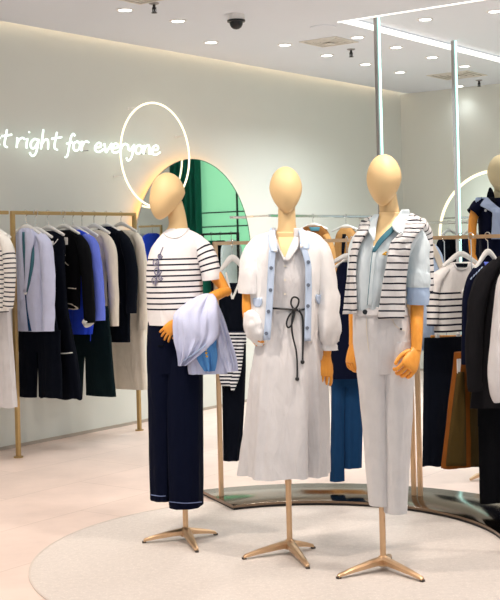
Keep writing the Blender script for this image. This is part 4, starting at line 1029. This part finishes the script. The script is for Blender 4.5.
# ============ mannequin 3: pale shirt, striped sweater round the shoulders, white trousers
g = at_z(383.5, 570, 0); fr = Frame((g.x, g.y), (1, 0))
m3 = froot('mannequin', fr, 'mannequin in pale blue shirt, striped sweater on shoulders, white trousers', 'mannequin', MG)
stand(fr, m3, .62, ((338, 579.5), (423, 582.5), (390, 559)), None, None)
egg_head(fr, m3, 366.6, 401.6, 154.3, 206, .10, 0, -.14, -.03, w_low=.29)
neck(fr, m3, [(387, 195, .01, .042, .045), (389, 208, .01, .043, .046), (390.5, 220, .012, .048, .050), (390, 230, .01, .066, .06), (388, 242, .0, .085, .085), (386, 254, 0, .09, .09)])
sh, S3 = shirt_body(fr, m3, [(217, 377, 407, .012, .05), (222, 369, 414, .01, .07), (229, 361, 421, .005, .09), (240, 356, 420, 0, .105), (258, 353, 411, 0, .115), (280, 352, 407, 0, .115), (298, 352.5, 405.5, 0, .11), (309, 354, 406, 0, .105)], 'f_mint', 'shirt', seed=51, drape=.010, crease=.006)
patch(fr, S3, [(212, 379.5, 402), (222, 377, 398.5), (232, 374.5, 391), (243, 373.5, 381), (250, 373, 375)], .004).obj('chest', 'skin', m3, sol=.004)
patch(fr, S3, [(224, 394.5, 399), (232, 385.5, 393), (241, 377.5, 384), (252, 372, 375.5)], .009).obj('shaded_facing', 'f_teal', sh, sol=.004, label='shaded inner side of the open collar, painted teal')  # teal stands for the shadow on the collar's inner side
patch(fr, S3, [(209.5, 402, 408.5), (216, 397.5, 409.8), (224, 392.5, 407), (230, 394, 404), (234.5, 401, 402.5)], .036, nu=6).obj('collar', 'f_mint', sh, sol=.006)
patch(fr, S3, [(214, 374.5, 379), (222, 367.5, 377), (228, 367, 376), (236, 371, 375.5), (241, 373.5, 374.5)], .030, nu=6).obj('collar', 'f_mint', sh, sol=.006)
patch(fr, S3, interp_rows([(246, 373.5), (260, 371), (280, 369.5), (306, 367.3)], 246, 306, .6, 4.2), .007, nu=5, m=18).obj('placket', 'f_mint', sh, sol=.005)
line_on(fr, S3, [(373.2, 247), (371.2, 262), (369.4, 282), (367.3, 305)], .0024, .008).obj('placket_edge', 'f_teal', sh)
mb = MB()
for dx, dy in ((0, 0), (1.4, -1.2), (-1.2, .8), (.9, 1.2)): mb.ball(S3.proj(fr, 384.6+dx, 253.5+dy, .006), (.005, .003, .004), 8)
mb.obj('emblem', 'gold', sh)
# right arm sleeve and rolled cuff
sleeve(fr, [(402, 226, .01, .03, .045), (410, 231.5, .01, .042, .06), (417, 243, .0, .052, .066), (418.5, 258, -.01, .050, .064), (418.5, 276, -.015, .049, .062)], 'f_mint', sh, wr=.008, seed=53)
sleeve(fr, [(418, 273.5, -.015, .053, .066), (418, 282, -.018, .055, .067), (418, 287, -.018, .054, .066)], 'f_mint', sh, m=10, wr=.003, seed=54, name='cuff')
sleeve(fr, [(418, 286.5, -.018, .050, .062), (418, 296, -.02, .051, .062), (417.8, 304.5, -.02, .048, .058)], 'f_skyblue', sh, m=10, wr=.004, seed=55, name='cuff')
sleeve(fr, [(368, 232, .03, .04, .05), (360, 246, .05, .045, .055), (357, 270, .06, .045, .055), (357, 290, .06, .045, .05)], 'f_mint', sh, wr=.006, seed=56)
# sweater
body3 = Surf([(k[0], k[1], k[2]+.012, k[3], k[4]+.014) for k in S3.k], 2.3)
sw = patch(fr, body3, [(216.5, 406, 414), (220, 405, 420), (224, 404.5, 424.5), (229, 402.5, 422), (234, 399, 417), (242, 391.5, 411.5), (252, 388.5, 409), (263, 386.6, 407.5), (284, 382.6, 405.2), (303, 379.8, 404.3), (319, 378, 403.6)], .016, nu=10, m=36, wob=.012, seed=5).obj('striped_sweater', 'f_stripe_sweater', m3, sol=.012)
patch(fr, body3, [(221, 361.5, 370), (226, 359, 370), (232, 357.2, 367.5), (246, 352.5, 358.8), (269, 348, 355), (294, 345, 355.5), (314, 342.8, 356)], .016, nu=7, m=30, wob=.010, seed=9).obj('sweater_panel', 'f_stripe_sweater', sw, sol=.012)
# part of the sweater across the back and behind the sleeve
P, R = px_tube(fr, [(367, 223, .06, .016, .024), (378, 221, .11, .022, .03), (391, 219.5, .13, .024, .034), (404, 219.5, .11, .024, .034), (413, 220.5, .06, .022, .03), (421, 225, .02, .018, .024)], 18)
mb = MB(); mb.tube(P, R, 18, (0, 1, 0)); mb.obj('sweater_shoulder', 'f_stripe_sweater', sw, angle=80)
sleeve(fr, [(421, 223, .02, .025, .03), (426.5, 233, .06, .024, .03), (428.5, 252, .07, .022, .03), (429.2, 275, .075, .020, .03), (429.3, 292, .075, .016, .026)], 'f_stripe_sweater', sw, wr=.004, seed=58, name='sweater_sleeve', m=24)
# trousers
tr, ST = shirt_body(fr, m3, [(306.5, 354.5, 406, 0, .10), (314, 353.3, 408.5, 0, .108), (330, 353, 411, 0, .112), (350, 354, 413, 0, .112), (372, 356.5, 413.5, 0, .108)], 'f_trouserwhite', 'white_trousers', seed=61, drape=.004, m=16)
for k, rows in enumerate(([(340, 353.8, 390, 0, .10), (372, 357, 391, 0, .10), (420, 361.8, 391, .01, .09), (460, 365, 391, .012, .082), (503.5, 368.6, 391.5, .015, .074)], [(340, 374, 412, 0, .107), (372, 377, 413.5, -.005, .107), (420, 379.5, 412, -.01, .096), (460, 381.5, 409.8, -.015, .085), (511.5, 384, 407, -.02, .075)])):
    keys = rows_to_keys(fr, rows, .1, 0, 30); mb = MB(); loft(mb, keys, 2.25, 44, .008, 1.8, .2, .004, 63+k*5); mb.obj('trouser_leg', 'f_trouserwhite', tr, angle=80)
patch(fr, ST, [(307.5, 354.5, 407), (312, 353.8, 408), (316, 353.6, 408.6)], .005, nu=24, m=6).obj('waistband', 'f_trouserwhite', tr, sol=.005)
mb = MB(); mb.disc(ST.proj(fr, 365, 312, .011), (0, 1, 0), .011, .006, 14); mb.obj('button', 'black', tr)
mb = MB(); mb.disc(ST.proj(fr, 401, 329, .006), (0, 1, 0), .005, .005, 10); mb.obj('rivet', 'black', tr)
line_on(fr, ST, [(366.5, 318), (367, 335), (369, 352)], .0018, .003).obj('fly_seam', 'f_cream', tr)
line_on(fr, ST, [(392, 318), (396, 326), (405, 331)], .0018, .003).obj('pocket_seam', 'f_cream', tr)
# arms
arm(fr, [(417.5, 290, -.02, .031, .031), (417, 310, -.03, .0295, .0295), (416.8, 330, -.07, .0275, .0275), (416.5, 345, -.095, .024, .024), (416, 351, -.104, .023, .023)], m3)
hand(m3, fr.K(415.5, 351.5, -.106), Vector((-.036, -.045, -.062)), Vector((.45, -.85, .2)), 1, .19, .72, .08, .5)
arm(fr, [(356, 290, .06, .03, .03), (355, 315, .06, .028, .028), (354, 335, .045, .022, .022), (353, 345, .035, .019, .019)], m3)
hand(m3, fr.K(353, 346, .03), Vector((-.018, -.02, -.085)), Vector((-.8, -.5, 0)), -1, .155, .45, .08)

# ============ mannequin 4: navy polo with pale sweater tied on, behind the curved rack
DZ = 7.35
h4, _ = hw(500, 240); fr = Frame((h4/F*DZ, DZ), (1, 0))
m4 = froot('mannequin', fr, 'mannequin in navy polo with pale blue sweater at right edge', 'mannequin', MG)
mb = MB(); mb.tube([(0, 0, .045), (0, 0, 1.0)], .0115, 14); mb.obj('pole', 'champagne', m4)
mb = MB(); mb.lathe([(.028, .022), (.028, .05), (.020, .062), (.015, .066)], n=20); mb.obj('hub', 'champagne', m4)
for a in (200, 290, 30):
    d = Vector((math.cos(math.radians(a)), math.sin(math.radians(a)), 0)); sd = Vector((-d.y, d.x, 0)); mb = MB(); rows = []
    for t, zc, hh, ww in ((.01, .046, .016, .022), (.2, .029, .010, .014), (.25, .010, .006, .008)):
        c = d*t + Vector((0, 0, zc)); rows.append([c+sd*ww-Vector((0, 0, hh)), c+sd*ww+Vector((0, 0, hh)), c-sd*ww+Vector((0, 0, hh)), c-sd*ww-Vector((0, 0, hh))])
    mb.grid(rows, True, None, True, True); mb.obj('foot_bar', 'champagne', m4, angle=30)
egg_head(fr, m4, 487.5, 515.5, 154.5, 193, .10, 0, -.05, -.02, 'skin_pale')
neck(fr, m4, [(500.5, 186, .0, .04, .042), (501, 194, .0, .045, .046), (501, 202, 0, .06, .055), (501, 212, 0, .09, .08)], 'skin_pale')
po, S4 = shirt_body(fr, m4, [(198, 491, 510, 0, .06), (201, 484, 517, 0, .08), (207, 479, 523, 0, .10), (220, 478.5, 523, 0, .11), (236, 479.5, 522, 0, .11), (256, 480, 521, 0, .11), (266, 480, 521, 0, .11)], 'f_navy', 'navy_polo', seed=71)
tr4, _ = shirt_body(fr, m4, [(262, 479, 522, 0, .105), (290, 477, 524, 0, .11), (330, 476, 525, 0, .11), (400, 478, 523, 0, .11), (440, 479, 522, 0, .11)], 'f_navy', 'navy_trousers', seed=73, drape=.01)
sleeve(fr, [(484, 203.5, 0, .04, .05), (477, 208, -.01, .042, .055), (472.5, 213.5, -.015, .040, .055)], 'f_navy', po, seed=72, m=8)
arm(fr, [(476, 208, -.01, .03, .03), (472.8, 222, -.02, .027, .027), (472.3, 240, -.04, .024, .024), (472.5, 253, -.06, .019, .019)], m4)
hand(m4, fr.K(472.6, 254, -.06), Vector((.02, -.02, -.09)), Vector((-1, -.3, 0)), 1, .15, .4)
b4 = Surf([(k[0], k[1], k[2]+.012, k[3], k[4]+.012) for k in S4.k], 2.3)
swp = patch(fr, b4, [(197.5, 476, 487), (202, 475.5, 492), (206, 481, 497), (210, 489, 501), (214, 494, 504)], .014, nu=8, m=16, wob=.01).obj('tied_sweater', 'f_paleblue', m4, sol=.012)
patch(fr, b4, [(208, 493, 502), (214, 492.5, 500.5), (225, 492, 500), (239, 491.5, 501)], .022, nu=6, m=14, wob=.01, seed=4).obj('sweater_arm', 'f_paleblue', swp, sol=.012)
patch(fr, b4, [(208, 502, 510), (214, 503, 511), (225, 504, 512), (239, 504, 513)], .022, nu=6, m=14, wob=.01, seed=6).obj('sweater_arm', 'f_paleblue', swp, sol=.012)
patch(fr, b4, [(187.5, 489.3, 491), (193, 487.5, 493.5), (199, 487, 495), (203, 491, 497)], .008, nu=5, m=10).obj('collar', 'f_deepnavy', po, sol=.006)
mb = MB(); mb.disc(S4.proj(fr, 485.5, 210.5, .006), (0, 1, 0), .008, .004, 10); mb.obj('badge', 'tag', po)

# ------------------------------------------------------------------ light
w = bpy.data.worlds.new('shop_light'); SC.world = w; w.use_nodes = True
bg = w.node_tree.nodes['Background']; bg.inputs['Color'].default_value = (.80, .93, 1.0, 1); bg.inputs['Strength'].default_value = .68
# further ceiling lamps of the shop, above the picture and behind the camera
for x, y, e, c in ((-1.7, 7.3, 62, (1, .90, .80)), (.2, 7.6, 60, (1, .92, .85)), (2.0, 7.3, 62, (1, .92, .85)), (3.7, 7.3, 70, (1, .92, .85)),
                   (-2.6, 5.4, 90, (1, .86, .74)), (-1.0, 5.0, 135, (1, .87, .76)), (.9, 5.0, 125, (1, .89, .79)), (2.6, 5.2, 115, (1, .90, .80)),
                   (3.6, 9.6, 95, (.95, 1, .97)), (5.4, 9.6, 85, (.95, 1, 1))):
    aim_light('ceiling_lamp', 'SPOT', (x, y, CEIL-.02), e, c, .07, 118, .8)
# display spots of the shop ceiling, turned to the mannequins
for x, y, tx, ty in ((-1.3, 4.5, -.35, 6.0), (-.2, 4.1, .15, 5.7), (1.4, 3.9, .56, 5.35)):
    d = Vector((tx, ty, 1.62)) - Vector((x, y, CEIL-.05))
    aim_light('display_spot', 'SPOT', (x, y, CEIL-.05), 38, (1, .96, .91), .06, 44, 1.0, d.to_track_quat('-Z', 'Y').to_euler())
